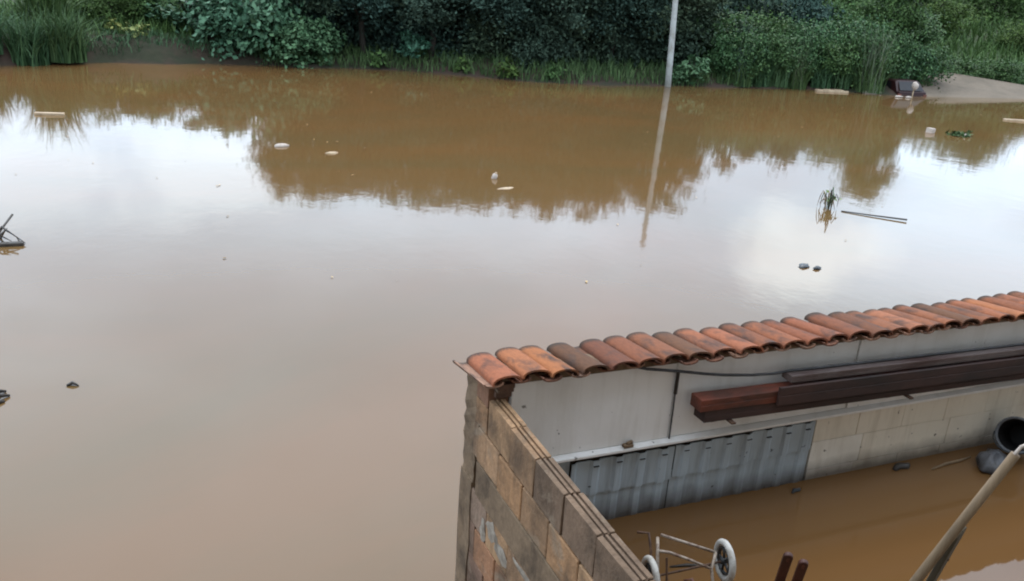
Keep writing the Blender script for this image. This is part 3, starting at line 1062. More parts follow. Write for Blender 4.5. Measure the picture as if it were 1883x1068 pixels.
def quads_from(centers, ax_u, ax_v, su, sv, fold=None):
    """diamond leaves: centre, long axis u, width axis v"""
    n = len(centers)
    u = ax_u * su[:, None]
    w = ax_v * sv[:, None]
    p = np.empty((n, 4, 3), np.float32)
    nrm = np.cross(ax_u, ax_v)
    p[:, 0] = centers - u * 0.5
    p[:, 1] = centers + w * 0.5 + nrm * (su[:, None] * 0.08)
    p[:, 2] = centers + u * 0.5 - nrm * (su[:, None] * 0.10)
    p[:, 3] = centers - w * 0.5 + nrm * (su[:, None] * 0.08)
    F_ = np.arange(n * 4, dtype=np.int32).reshape(n, 4)
    return p.reshape(-1, 3), F_


def unit(a):
    return a / np.maximum(np.linalg.norm(a, axis=1, keepdims=True), 1e-6)


def crown_mesh(name, rg, rx, ry, rz, nclump, nleaf, leaf, mat, flat=0.6, aspect=0.55, droop=0.3, bottom=-0.7, spread=0.5):
    """crown about the origin: clumps of leaves through an uneven ellipsoid"""
    cs = []
    while len(cs) < nclump:
        d = rg.normal(size=3)
        d /= np.linalg.norm(d)
        r = rg.uniform(0.35, 1.0) ** 0.45
        p = d * r
        if p[2] < bottom:
            continue
        lump = 1 + 0.22 * math.sin(3 * math.atan2(d[1], d[0]) + 2.0 * d[2] + rx) + rg.uniform(-.12, .12)
        cs.append(p * lump * np.array([rx, ry, rz]))
    cs = np.array(cs)
    cr = rg.uniform(0.55, 1.25, nclump) * spread
    k = rg.integers(0, nclump, nleaf)
    off_ = rg.normal(size=(nleaf, 3)) * np.array([0.55, 0.55, 0.38])
    c = cs[k] + off_ * cr[k][:, None]
    out = unit(c * np.array([1 / rx, 1 / ry, 1 / rz]) + rg.normal(size=(nleaf, 3)) * 0.4)
    u = unit(np.stack([out[:, 0], out[:, 1], -droop * np.ones(nleaf)], 1) + rg.normal(size=(nleaf, 3)) * 0.6)
    up = unit(np.stack([out[:, 0] * 0.5, out[:, 1] * 0.5, np.ones(nleaf) * flat], 1) + rg.normal(size=(nleaf, 3)) * 0.55)
    w = unit(np.cross(u, up))
    s = leaf * rg.uniform(0.6, 1.3, nleaf)
    Vv, Ff = quads_from(c, u, w, s, s * aspect)
    return np_mesh(name, Vv, Ff, mat)


def blade_mesh(name, rg, n, rad, h0, h1, wid, lean, mat, segs=4, box=None, base=None):
    """bent tapering blades, rooted in a disc (or at given base points)"""
    if base is None:
        a = rg.uniform(0, 2 * np.pi, n)
        r = np.sqrt(rg.uniform(0, 1, n)) * rad
        base = np.stack([r * np.cos(a), r * np.sin(a), np.zeros(n)], 1)
    a = rg.uniform(0, 2 * np.pi, n)
    d = np.stack([np.cos(a), np.sin(a), np.zeros(n)], 1)
    h = rg.uniform(h0, h1, n)
    le = rg.uniform(0.25, 1.0, n) * lean
    side = np.stack([-np.sin(a), np.cos(a), np.zeros(n)], 1)
    tw = rg.uniform(-1.2, 1.2, n)
    side = side * np.cos(tw)[:, None] + d * np.sin(tw)[:, None]
    Vv = np.empty((n, (segs + 1) * 2, 3), np.float32)
    for j in range(segs + 1):
        t = j / segs
        up = h * (t - 0.45 * le * t ** 2.2)
        p = base + d * (h * le * 0.75 * t ** 1.9)[:, None] + np.stack([np.zeros(n), np.zeros(n), up], 1)
        ww = wid * (1 - t ** 1.6 * 0.93) * 0.5
        Vv[:, 2 * j] = p - side * ww
        Vv[:, 2 * j + 1] = p + side * ww
    b = (np.arange(n) * (segs + 1) * 2)[:, None]
    Ff = np.concatenate([np.stack([b[:, 0] + 2 * j, b[:, 0] + 2 * j + 1, b[:, 0] + 2 * j + 3, b[:, 0] + 2 * j + 2], 1) for j in range(segs)], 0)
    return np_mesh(name, Vv.reshape(-1, 3), Ff, mat)


def trunk_mb(rg, h, r0, limbs, rx, rz):
    mb = MB()
    pts = [(0, 0, -0.4)]
    x = y = 0.0
    for k in range(1, 6):
        x += rg.uniform(-.12, .12)
        y += rg.uniform(-.12, .12)
        pts.append((x, y, h * k / 5))
    mb.tube(pts, [r0 * (1.15 - 0.14 * k) for k in range(6)], 8)
    for i in range(limbs):
        b = Vector(pts[rg.integers(2, 5)])
        a = rg.uniform(0, 2 * math.pi)
        e = b + Vector((math.cos(a) * rx * 0.75, math.sin(a) * rx * 0.75, rz * rg.uniform(0.3, 1.1)))
        mid = b.lerp(e, 0.5) + Vector((0, 0, 0.25))
        mb.tube([b, mid, e], [r0 * 0.5, r0 * 0.33, r0 * 0.1], 6)
    return mb


def gz(x, y):
    return float(ground_z(x, y))


# tree prototypes (trunk mesh, crown mesh, crown height)
rg = np.random.default_rng(12)
tree_kinds = []
for k in range(4):
    rx, ry, rz = (2.1, 2.0, 2.2) if k < 3 else (1.7, 1.6, 2.6)
    cz = 3.6
    tmesh = trunk_mb(rg, 4.2, 0.13, 6, rx, rz).mesh('trunk', M['bark'], True)
    cmesh = crown_mesh('crown', rg, rx, ry, rz, 90, 14000, 0.17, (M['leaf_dark'], M['leaf_mid'], M['leaf_dark'], M['leaf_mid'])[k], spread=0.62, bottom=-0.95)
    tree_kinds.append((tmesh, cmesh, cz))


def tree(kind, x, y, s, sz, label, group, rz):
    t = empty('tree', (x, y, gz(x, y) - 0.05), rz)
    tag(t, label, 'tree', group)
    tm, cm, cz = tree_kinds[kind]
    link('trunk', tm, t, (0, 0, 0), None, (s, s, sz))
    link('crown', cm, t, (0, 0, cz * sz), None, (s, s, sz))
    return t


LT = 'dense dark tree of the grove that overhangs the far bank'
# (x, y, kind, width scale, height scale)
for x, y, k, s, sz in ((6.3, 37.6, 0, 0.95, 0.86), (8.9, 36.9, 2, 1.0, 0.87), (11.4, 36.0, 0, 1.05, 0.85), (13.9, 35.2, 2, 1.0, 0.88),
                       (16.4, 34.3, 0, 1.02, 0.90), (18.9, 34.2, 2, 1.0, 0.87), (21.5, 34.0, 0, 1.05, 0.88),
                       (7.8, 40.6, 2, 1.1, 0.95), (11.2, 40.0, 0, 1.2, 0.98), (14.8, 39.2, 2, 1.2, 0.97), (18.2, 38.5, 0, 1.2, 0.96), (21.6, 38.0, 2, 1.1, 0.90)):
    tree(k, x, y, s, sz * 1.05, LT, 'dark trees of the grove on the far bank', rg.uniform(0, 6.28))
tree(3, 34.6, 34.0, 0.85, 0.90, 'tall mid green tree standing left of the pale ramp, higher than the reeds around it', None, 1.0)
tree(1, 27.6, 36.4, 1.0, 0.30, 'low bushy tree behind the tall reeds, right of the dark grove', None, 2.0)
tree(1, 31.0, 37.5, 1.15, 0.36, 'low wide tree farther back behind the reeds and left of the tall tree', None, 3.0)

# under-storey shrubs that close the grove
bush_dark = crown_mesh('foliage', rg, 1.25, 1.0, 1.1, 40, 6000, 0.15, M['leaf_dark'], spread=0.5, bottom=-0.8)
bush_mid = crown_mesh('foliage', rg, 1.2, 1.0, 1.0, 40, 6000, 0.13, M['leaf_mid'], spread=0.45, bottom=-0.8)
bush_bright = crown_mesh('foliage', rg, 1.3, 1.1, 0.9, 40, 6000, 0.12, M['leaf_bright'], spread=0.45, bottom=-0.8)
stem_me = trunk_mb(rg, 1.0, 0.05, 4, 0.8, 0.6).mesh('stem', M['bark'], True)


def bush(me, x, y, s, sz, label, group, h=0.75, name='shrub'):
    t = empty(name, (x, y, gz(x, y)), rg.uniform(0, 6.28))
    tag(t, label, 'shrub', group)
    link('stem', stem_me, t, (0, 0, 0), None, (s, s, sz))
    link('foliage', me, t, (0, 0, h * sz), None, (s, s, sz))
    return t


for x in np.arange(6.5, 26.5, 1.55):
    y = bank_y(x) + 3.0 + rg.uniform(-.4, .5)
    bush(bush_dark, x, y, rg.uniform(1.0, 1.25), rg.uniform(1.1, 1.5), 'dark shrub filling the shade under the grove', 'dark shrubs under the grove')
for x in np.arange(7.0, 30, 1.9):
    y = bank_y(x) + 5.4 + rg.uniform(-.5, .5)
    bush(bush_dark, x, y, 1.4, rg.uniform(1.6, 2.1), 'dark shrub filling the shade under the grove', 'dark shrubs under the grove')

# broad-leaved shrub mass left of the grove
big_me = [crown_mesh('foliage', rg, 1.35, 1.0, 0.95, 34, 2600, 0.235, M['leaf_big'], flat=1.0, aspect=0.62, droop=0.45, spread=0.5, bottom=-0.9) for _ in range(2)]
for x, y, s, sz, lab in ((3.3, 36.9, 1.05, 1.15, 'tall broad leaved shrub at the left end of the blue green thicket'),
                         (4.9, 36.8, 1.15, 1.4, 'broad leaved shrub in the middle of the blue green thicket'),
                         (6.4, 36.1, 0.9, 0.85, 'low broad leaved shrub spilling onto the water right of the blue green thicket'),
                         (5.3, 36.0, 0.95, 0.8, 'low broad leaved shrub at the water edge below the blue green thicket'),
                         (2.2, 38.0, 1.2, 1.0, 'broad leaved shrub set back behind the bare earth bank')):
    bush(big_me[int(x * 7) % 2], x, y, s, sz, lab, 'broad leaved shrubs left of the grove', 0.7)

# far left drooping grass
gr_me = [blade_mesh('blades', rg, 420, 0.75, 1.5, 2.9, 0.060, 0.95, M['grass'], 6) for _ in range(2)]
for x, y, s, lab in ((-3.3, 35.0, 0.80, 'tall drooping grass clump at the left water edge'),
                     (-2.2, 35.2, 0.85, 'tall drooping grass clump right of the first one, beside the bare earth bank'),
                     (-4.6, 35.1, 0.75, 'tall drooping grass clump leftmost on the far bank'),
                     (-2.9, 37.0, 1.0, 'tall drooping grass clump set back behind the two at the left water edge'),
                     (-5.8, 36.0, 1.0, 'tall drooping grass clump outside the left edge')):
    y = y if y > 35.7 else bank_y(x) + 0.12
    t = empty('grass_clump', (x, y, gz(x, y) - 0.05), rg.uniform(0, 6.28))
    tag(t, lab, 'grass clump', 'drooping grass clumps at the far left')
    link('blades', gr_me[int(abs(x) * 3) % 2], t, (0, 0, 0), None, (s, s, s))

# bushes on the slope behind the earth bank at the left
for x, y, s, sz, lab in ((-0.6, 38.6, 1.0, 0.9, 'bright green bush on the slope above the earth bank, next to the drooping grass'),
                         (0.9, 39.2, 1.1, 0.95, 'bright green bush on the slope above the middle of the earth bank'),
                         (-1.8, 40.4, 1.3, 1.0, 'bright green bush higher on the slope behind the drooping grass'),
                         (1.0, 41.5, 1.4, 1.0, 'bright green bush highest on the slope at the left'),
                         (3.4, 41.0, 1.2, 0.9, 'bright green bush behind the broad leaved thicket')):
    bush(bush_bright, x, y, s, sz, lab, 'bright bushes on the left slope')
for x, y, lab in ((0.25, 37.05, 'pale yellow green weed on the brink of the earth bank'),
                  (-0.6, 37.15, 'small pale yellow weed left on the brink of the earth bank'),
                  (-0.05, 36.75, 'pale yellow weed hanging lowest over the earth bank')):
    me = crown_mesh('foliage', rg, 0.28, 0.25, 0.2, 10, 60, 0.16, M['yellow_leaf'], spread=0.12, bottom=-0.6)
    t = link('weed', me)
    t.location = (x, y, gz(x, y) + 0.18)
    tag(t, lab, 'plant', 'pale weeds on the earth bank')

# tall reeds right of the grove
reed_me = [blade_mesh('blades', rg, 170, 0.75, 1.2, 3.2, 0.045, 0.9, M['grass'], 5) for _ in range(2)]
reed2 = blade_mesh('blades', rg, 60, 0.5, 2.4, 3.7, 0.05, 0.5, M['reed'], 5)
i = 0
for x in np.arange(24.0, 34.2, 1.0):
    near = 2.2 if x > 30.6 else 0.9
    y = bank_y(x) + near + rg.uniform(-.2, .4)
    t = bush(bush_mid, x, y, rg.uniform(0.85, 1.1), rg.uniform(1.0, 1.3), 'bushy green shrub among the reeds left of the pale ramp', 'shrubs among the reeds', 0.8)
    if x < 31.5:
        y = bank_y(x) + near + 1.6
        bush(bush_dark if i % 2 else bush_mid, x + 0.4, y, 1.2, rg.uniform(1.15, 1.4), 'bushy green shrub among the reeds left of the pale ramp', 'shrubs among the reeds', 0.8)
    for q in range(2):
        s = rg.uniform(0.6, 0.95) * (0.62 if x > 30.6 else 1)
        yy = bank_y(x) + near - 0.5 + q * 1.1 + rg.uniform(-.2, .2)
        xx = x + rg.uniform(-.5, .5)
        t = empty('reed_clump', (xx, yy, gz(xx, yy) - 0.05), rg.uniform(0, 6.28))
        tag(t, 'tall green reed clump between the dark grove and the pale ramp', 'reeds', 'reed clumps right of the grove')
        link('blades', reed_me[i % 2], t, (0, 0, 0), None, (s, s, s))
        if i % 3 == 0:
            link('pale_blades', reed2, t, (0, 0, 0), None, (s, s, s))
        i += 1

# grass along the foot of the grove: nobody could count it
xs = rg.uniform(4.5, 27.0, 5200)
ys = bank_y(xs) + rg.uniform(0.0, 2.6, len(xs)) ** 1.15 + 0.05
pts = np.stack([xs, ys, ground_z(xs, ys) - 0.03], 1)
o = link('bank_grass', blade_mesh('bank_grass', rg, len(pts), 0, 0.25, 0.75, 0.035, 0.8, M['grass'], 3, base=pts))
tag(o, 'short green grass along the foot of the grove', kind='stuff')
xs = rg.uniform(-8, 4.5, 6000)
ys = bank_y(xs) + rg.uniform(1.25, 10, len(xs))
pts = np.stack([xs, ys, ground_z(xs, ys) - 0.03], 1)
o = link('slope_grass', blade_mesh('slope_grass', rg, len(pts), 0, 0.35, 0.9, 0.05, 0.8, M['grass_bright'], 3, base=pts))
tag(o, 'bright grass on the slope above the earth bank', kind='stuff')

xs = rg.uniform(-7, 6.0, 1700)
ys = bank_y(xs) + rg.uniform(0.1, 1.3, len(xs)) ** 0.6
pts = np.stack([xs, ys, ground_z(xs, ys) - 0.03], 1)
o = link('bank_weeds', blade_mesh('bank_weeds', rg, len(pts), 0, 0.2, 0.6, 0.03, 1.25, M['grass'], 3, base=pts))
tag(o, 'sparse weeds hanging on the bare earth bank', kind='stuff')

# grassy hill on the right
xs = rg.uniform(33.5, 80, 26000)
ys = bank_y(xs) + 4.2 + rg.uniform(0, 1, len(xs)) ** 1.4 * 36
pts = np.stack([xs, ys, ground_z(xs, ys) - 0.05], 1)
o = link('hill_grass', blade_mesh('hill_grass', rg, len(pts), 0, 0.5, 1.25, 0.085, 0.8, M['grass_bright'], 3, base=pts))
tag(o, 'bright green grass covering the hillside on the right', kind='stuff')
HB = []
for x in np.arange(36.5, 62, 2.2):
    HB.append((x + rg.uniform(-.5, .5), float(np.interp(x, [35.3, 38, 41.3, 46.5, 56], [34.5, 33.2, 31.9, 31.0, 30.2])) + rg.uniform(0, .5), bush_mid, rg.uniform(0.8, 1.1), rg.uniform(0.7, 1.0)))
for (x, y, me, s, sz) in HB:
    bush(me, x, y, s, sz, 'mid green shrub in the row behind the upper edge of the pale ramp', 'shrubs along the pale ramp')
for x, y, s in ((40, 38, 1.3), (44.5, 41, 1.6), (48.5, 37, 1.3), (53, 44, 1.9), (39.5, 44, 1.7), (47, 50, 2.2), (58, 40, 1.6), (61, 50, 2.2), (36.5, 40, 1.4), (54, 36, 1.2)):
    bush(bush_bright if rg.uniform() < 0.65 else bush_mid, x, y, s, s * 0.85, 'round bush scattered on the green hillside', 'bushes on the hillside')

# single plants along the waterline
plant_me = [crown_mesh('foliage', rg, 0.55, 0.5, 0.62, 16, 260, 0.24, M['leaf_big'], flat=0.9, aspect=0.55, spread=0.28, bottom=-0.9),
            crown_mesh('foliage', rg, 0.35, 0.3, 0.25, 10, 110, 0.22, M['leaf_bright'], flat=1.0, aspect=0.5, spread=0.2, bottom=-0.7)]
stem_small = trunk_mb(rg, 0.9, 0.025, 3, 0.35, 0.4).mesh('stem', M['bark'], True)
for x, y, k, s, h, lab in ((10.45, 35.5, 0, 1.0, 0.85, 'leafy plant standing at the grove edge, taller than the grass around it'),
                           (21.75, 31.9, 0, 1.15, 0.72, 'leafy plant at the water edge just right of the utility pole'),
                           (20.95, 31.8, 0, 0.6, 0.45, 'small leafy plant squeezed between the utility pole and the larger plant'),
                           (12.2, 34.05, 1, 1.0, 0.22, 'low light green plant overhanging the water under the grove'),
                           (13.6, 32.75, 1, 1.25, 0.30, 'pale light green plant at the water edge in the middle of the grove'),
                           (9.1, 35.25, 1, 1.0, 0.30, 'low light green plant by the broad leaved shrub spilling onto the water'),
                           (15.3, 32.1, 1, 0.9, 0.3, 'small light green plant at the darkest part of the grove')):
    t = empty('bank_plant', (x, y, gz(x, y) - 0.02), rg.uniform(0, 6.28))
    tag(t, lab, 'plant', 'single plants along the far waterline')
    link('stem', stem_small, t, (0, 0, 0), None, (s, s, h / 0.85 * 0.9))
    link('foliage', plant_me[k], t, (0, 0, h), None, (s, s, s))

# ------------------------------------------------------------------ utility pole at the far bank
up = empty('utility_pole', (20.28, 31.38, WZ - 0.4))
tag(up, 'tall pale concrete pole standing in the water at the edge of the far bank', 'pole')
MB().tube([(0, 0, 0), (-0.06, 0, 1.6), (-0.15, 0, 3.8), (-0.31, 0, 7.3)], [0.135, 0.125, 0.112, 0.092], 12).build('shaft', M['pole_concrete'], up, smooth=True)
MB().tube([(-0.31, 0, 7.3), (-0.31, 0, 7.36)], [0.095, 0.06], 12).build('cap', M['grey_steel'], up, smooth=True)

# ------------------------------------------------------------------ half-sunk car and rubbish by the ramp
car = empty('sunken_car', (31.7, 29.35, WZ - 0.84), R_(-8))
tag(car, 'dark red car half sunk in the water at the foot of the pale ramp', 'car')
body = [(-2.0, 0.30), (-2.03, 0.95), (-1.9, 1.02), (1.75, 1.0), (1.95, 0.9), (2.0, 0.3)]


def loft(profile_fn, ys_):
    v, f = [], []
    m = None
    for yv in ys_:
        p = profile_fn(yv)
        m = len(p)
        v += p
    for j in range(len(ys_) - 1):
        for k in range(m):
            f.append((j * m + k, j * m + (k + 1) % m, (j + 1) * m + (k + 1) % m, (j + 1) * m + k))
    f.append(tuple(range(m))[::-1])
    f.append(tuple((len(ys_) - 1) * m + k for k in range(m)))
    return MB().add(v, f)


def body_prof(y):
    e = 1 - 0.10 * (abs(y - 1.95) / 2.0) ** 3
    w = 0.82 * e
    top = 1.02 if y < 3.0 else 1.02 - 0.10 * (y - 3.0)
    return [(-w * 0.94, y, 0.25), (-w, y, 0.55), (-w, y, 0.85), (-w * 0.93, y, top), (w * 0.93, y, top), (w, y, 0.85), (w, y, 0.55), (w * 0.94, y, 0.25)]


def cabin_prof(y):
    t = (y - 0.12) / 2.5
    z = 1.0 + 0.45 * min(1, max(0.02, min(t / 0.16, (1 - t) / 0.28)))
    w = 0.75
    k = (z - 1.0) / 0.45
    return [(-w, y, 1.0), (-w + 0.13 * k, y, z - 0.05 * k), (-w + 0.22 * k, y, z), (w - 0.22 * k, y, z), (w - 0.13 * k, y, z - 0.05 * k), (w, y, 1.0)]


loft(body_prof, [0.0, 0.08, 0.5, 1.2, 2.0, 2.8, 3.4, 3.8, 3.92]).build('body', M['maroon'], car, bevel=0.02)
loft(cabin_prof, [0.13, 0.3, 0.52, 1.2, 1.9, 2.3, 2.61]).build('cabin', M['maroon'], car, bevel=0.02)
MB().add([(-0.62, 0.09, 1.06), (0.62, 0.09, 1.06), (0.5, 0.44, 1.41), (-0.5, 0.44, 1.41)], [(0, 1, 2, 3)]).build('rear_window', M['glass'], car)
for s_ in (-1, 1):
    MB().add([(s_ * 0.757, 0.55, 1.05), (s_ * 0.757, 2.1, 1.05), (s_ * 0.645, 1.85, 1.38), (s_ * 0.645, 0.75, 1.38)], [(0, 1, 2, 3)]).build('side_window', M['glass'], car)
    MB().box(s_ * 0.66 - 0.09, s_ * 0.66 + 0.09, -0.012, 0.05, 0.72, 0.92).build('tail_light', M['oxide'], car, bevel=0.01)
    for yy in (0.75, 3.1):
        wme = MB().torus((s_ * 0.74, yy, 0.28), (1, 0, 0), 0.21, 0.08, 20, 8).build('wheel', M['black'], car, smooth=True)
MB().box(-0.78, 0.78, -0.06, 0.02, 0.42, 0.60).build('bumper', M['black'], car, bevel=0.02)

st = MB().tube([(31.15, 28.85, WZ - 0.3), (31.17, 28.85, WZ + 0.30), (31.2, 28.86, WZ + 0.45)], 0.025, 6).build('stake', M['pale_wood'])
tag(st, 'thin pale stake in the water in front of the dark red car', 'stake')


def lump(name, mat, loc, sx_, sy_, sz_, seed, rz=0.0, jit=0.25):
    rs = random.Random(seed)
    v, f = [], []
    nv, nu = 6, 10
    for j in range(nv):
        p = math.pi * j / (nv - 1)
        for k in range(nu):
            a = 2 * math.pi * k / nu
            q = 1 + rs.uniform(-jit, jit)
            v.append((sx_ * q * math.sin(p) * math.cos(a), sy_ * q * math.sin(p) * math.sin(a), sz_ * math.cos(p) * (1 + rs.uniform(-jit, jit) * .5)))
    for j in range(nv - 1):
        for k in range(nu):
            f.append((j * nu + k, (j + 1) * nu + k, (j + 1) * nu + (k + 1) % nu, j * nu + (k + 1) % nu))
    o = MB().add(v, f).build(name, M[mat], smooth=True)
    o.location = loc
    o.rotation_euler = (0, 0, rz)
    return o


tag(lump('plastic_bag', 'foam', (31.19, 28.84, WZ + 0.50), 0.15, 0.12, 0.19, 3), 'white plastic bag snagged on the stake in front of the dark red car', 'bag')
for x, y, s, lab in ((30.5, 28.95, 0.20, 'pale scrap of foam nearest the dark red car'), (30.85, 28.75, 0.16, 'small pale scrap of foam beside the pale stake')):
    tag(lump('foam_scrap', 'foam', (x, y, WZ + 0.03), s, s * 0.5, 0.05, int(x * 10)), lab, 'foam', 'foam scraps by the car')


def plank(name, a, b, w, th, mat, label, cat='plank', group=None, z=WZ + 0.02):
    a, b = Vector((a[0], a[1], 0)), Vector((b[0], b[1], 0))
    d = b - a
    ln = d.length
    o = MB().box(-ln / 2, ln / 2, -w / 2, w / 2, -th / 2, th / 2).build(name, M[mat], bevel=min(th, w) * 0.2)
    o.location = ((a.x + b.x) / 2, (a.y + b.y) / 2, z)
    o.rotation_euler = (0, R_(random.uniform(-1, 1)), math.atan2(d.y, d.x))
    return tag(o, label, cat, group)


random.seed(77)
plank('floating_plank', (27.3, 30.55), (28.75, 30.15), 0.20, 0.12, 'pale_wood', 'pale plank drifting by the reeds at the far bank, lower of two', group='planks by the reeds')
plank('floating_plank', (27.9, 30.75), (28.8, 30.55), 0.16, 0.12, 'pale_wood', 'short pale plank drifting by the reeds, just behind the longer one', group='planks by the reeds')
plank('floating_plank', (29.6, 30.1), (30.4, 29.9), 0.20, 0.16, 'foam', 'whitish plank lying between the reeds and the dark red car', group='planks by the reeds')
plank('floating_plank', (-2.36, 24.22), (-1.70, 24.14), 0.14, 0.07, 'pale_wood', 'pale plank floating alone on the left side of the flood')
plank('floating_plank', (29.9, 23.2), (31.2, 22.55), 0.16, 0.08, 'pale_wood', 'pale plank floating at the right, below the pale ramp')
o = lump('foam_block', 'foam', (2.90, 19.95, WZ + 0.005), 0.18, 0.12, 0.06, 5, 0.2, 0.12)
tag(o, 'whitish foam block floating at the left edge of the trees\' reflection', 'foam')
o = lump('foam_scrap', 'pale_wood', (3.86, 19.1, WZ + 0.005), 0.16, 0.07, 0.03, 6, 0.3)
tag(o, 'small pale scrap floating right of the foam block', 'scrap')
bo = empty('plastic_bottle', (6.64, 16.36, WZ - 0.02), 0.3)
tag(bo, 'white plastic bottle bobbing upright in the middle of the flood', 'bottle')
bo.rotation_euler = (R_(12), R_(14), 0.3)
MB().tube([(0, 0, -0.08), (0, 0, 0.10), (0, 0, 0.125)], [0.055, 0.057, 0.03], 14).build('body', M['foam'], bo, smooth=True)
MB().tube([(0, 0, 0.127), (0, 0, 0.155)], 0.024, 12).build('cap', M['pale_wood'], bo)
o = lump('foam_scrap', 'pale_wood', (6.56, 15.5, WZ - 0.002), 0.20, 0.10, 0.012, 8, 0.2)
tag(o, 'flat pale scum patch just below the white bottle', 'scum')
bx_ = MB().box(-0.14, 0.14, -0.10, 0.10, -0.06, 0.12).build('foam_box', M['foam'], bevel=0.012)
bx_.location = (23.7, 20.9, WZ + 0.02)
bx_.rotation_euler = (R_(3), R_(5), 0.35)
tag(bx_, 'small white foam box floating on the right side of the flood', 'box')

cl_me = crown_mesh('floating_weed', rg, 0.42, 0.2, 0.07, 16, 150, 0.13, M['grass'], spread=0.10, bottom=-0.5)
o = link('floating_weed', cl_me, None, (24.3, 20.25, WZ + 0.06))
tag(o, 'ragged clump of weed floating right of the white foam box', 'weed')
o = lump('foam_scrap', 'foam', (24.36, 20.1, WZ + 0.05), 0.06, 0.05, 0.05, 9)
tag(o, 'tiny white scrap caught in the floating weed clump', 'scrap')

# flooded plant with bent blades, and the stick beside it
fp = empty('flooded_plant', (12.50, 13.05, WZ - 0.1))
tag(fp, 'flooded plant whose bent drooping blades stick out of the water on the right', 'plant')
rs = random.Random(14)
bl = []
for k in range(15):
    a = rs.uniform(0, 2 * math.pi)
    hgt = rs.uniform(0.22, 0.58)
    rch = rs.uniform(0.04, 0.15)
    dx, dy = math.cos(a), math.sin(a)
    pts_ = [(0.05 * dx, 0.05 * dy, 0.0), (0.05 * dx + 0.25 * rch * dx, 0.05 * dy + 0.25 * rch * dy, hgt * 0.75), ((0.05 + 0.6 * rch) * dx, (0.05 + 0.6 * rch) * dy, hgt),
            ((0.05 + rch) * dx, (0.05 + rch) * dy, hgt * 0.72), ((0.05 + 1.15 * rch) * dx, (0.05 + 1.15 * rch) * dy, hgt * rs.uniform(0.25, 0.5))]
    pts_ = [tuple(c_ + rs.uniform(-.02, .02) for c_ in p_) for p_ in pts_]
    MB().tube(pts_, [0.006, 0.008, 0.010, 0.008, 0.003], 5).build('blade', M['wet_wood'] if k % 3 == 0 else (M['pole_wood'] if k % 3 == 1 else M['grass']), fp, smooth=True)
o = link('leaves', crown_mesh('leaves', rg, 0.12, 0.10, 0.10, 8, 40, 0.10, M['yellow_leaf'], spread=0.06), fp, (0.10, 0.02, 0.28))
stk = MB().tube([(12.62, 12.80, WZ + 0.01), (13.0, 12.38, WZ + 0.022), (13.45, 11.93, WZ + 0.035)], [0.011, 0.014, 0.018], 7).build('floating_stick', M['wet_wood'], smooth=True)
tag(stk, 'long straight stick floating right of the flooded plant', 'stick')

for x, y, a, b, seed, lab in ((9.36, 10.04, 0.125, 0.075, 41, 'larger of two dark grey lumps floating below the flooded plant'),
                              (9.50, 9.90, 0.085, 0.05, 43, 'smaller of two dark grey lumps floating below the flooded plant')):
    tag(lump('floating_debris', 'dark_shell', (x, y, WZ + 0.01), a, b, 0.034, seed, 0.4, 0.38), lab, 'debris', 'dark lumps floating together')

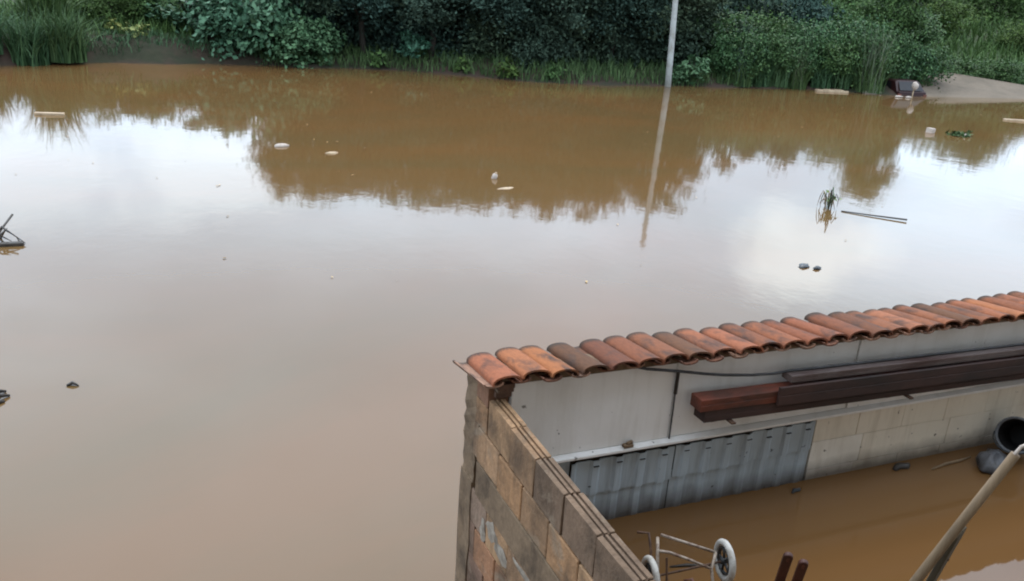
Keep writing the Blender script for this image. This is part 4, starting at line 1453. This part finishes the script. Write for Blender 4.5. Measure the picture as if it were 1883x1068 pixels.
tw = empty('twig_tangle', (-1.80, 13.35, WZ))
tag(tw, 'tangle of dark bent twigs sticking out of the water at the left edge', 'twigs')
for p in ([(-0.20, 0.28, 0.02), (-0.10, 0.18, 0.20), (0.20, -0.10, 0.03)], [(0.02, 0.45, 0.30), (-0.10, 0.22, 0.17), (-0.22, -0.05, 0.0)],
          [(-0.22, 0.0, 0.0), (-0.02, -0.10, 0.04), (0.20, -0.12, 0.02)], [(-0.42, -0.10, 0.16), (-0.30, -0.22, 0.02), (-0.24, -0.30, -0.02)],
          [(-0.30, 0.20, 0.12), (-0.18, 0.10, 0.14), (0.02, 0.02, 0.03)], [(-0.15, 0.30, 0.0), (-0.06, 0.16, 0.16), (0.08, 0.02, 0.10), (0.16, -0.10, -0.02)],
          [(-0.35, 0.05, 0.0), (-0.20, 0.06, 0.09), (-0.05, 0.0, 0.02)], [(-0.26, -0.12, 0.0), (-0.12, -0.02, 0.13), (-0.02, 0.10, 0.20)]):
    MB().tube(p, [0.012 + 0.008 * math.sin(q * 2.2 + 0.5) for q in range(len(p))], 6).build('twig', M['wet_wood'], tw, smooth=True)
MB().box(-0.12, 0.18, -0.14, -0.04, -0.03, 0.05).build('bark_piece', M['wet_wood'], tw, bevel=0.02)
tg2 = empty('leaf_debris', (-1.42, 8.42, WZ))
tag(tg2, 'dark ragged leaf debris floating at the left edge, closer to the house', 'debris')
for p in ([(-0.15, 0.02, 0.0), (-0.04, 0.05, 0.05), (0.07, 0.10, 0.01)], [(-0.12, -0.12, 0.0), (0.0, -0.05, 0.05), (0.11, 0.0, 0.01)], [(-0.1, -0.16, 0), (0.0, -0.14, 0.02), (0.08, -0.11, 0.01)]):
    MB().tube(p, [0.02, 0.03, 0.010], 6).build('leaf', M['wet_wood'], tg2, smooth=True)
o = MB().tube([(-0.05, 0.0, 0.0), (0.0, 0.012, 0.02), (0.03, -0.01, 0.012), (0.055, -0.03, 0.0)], [0.012, 0.018, 0.012, 0.005], 6).build('floating_leaf', M['wet_wood'], smooth=True)
o.location = (-0.79, 8.51, WZ + 0.005)
tag(o, 'small curled dark leaf floating right of the leaf debris', 'leaf')

# fine flecks drifting on the flood
n = 80
cx_ = np.concatenate([rg.uniform(-4, 32, n - 25), rg.uniform(-3, 6, 25)])
cy_ = np.concatenate([rg.uniform(10, 29, n - 25), rg.uniform(14, 24, 25)])
keep = ~((cx_ > 1.2) & (cy_ < 5))
c = np.stack([cx_, cy_, np.full(len(cx_), WZ + 0.012)], 1)[keep]
a = rg.uniform(0, 6.28, len(c))
u = np.stack([np.cos(a), np.sin(a), 0.05 * np.ones(len(c))], 1)
w = np.stack([-np.sin(a), np.cos(a), np.zeros(len(c))], 1)
s = rg.uniform(0.03, 0.09, len(c))
Vv, Ff = quads_from(c, u, w, s, s * 0.5)
o = link('floating_flecks', np_mesh('floating_flecks', Vv, Ff, leaf_mat('fleck', (0.05, 0.04, 0.03), (0.32, 0.24, 0.14))))
tag(o, 'small leaves and scum flecks drifting on the flood', kind='stuff')
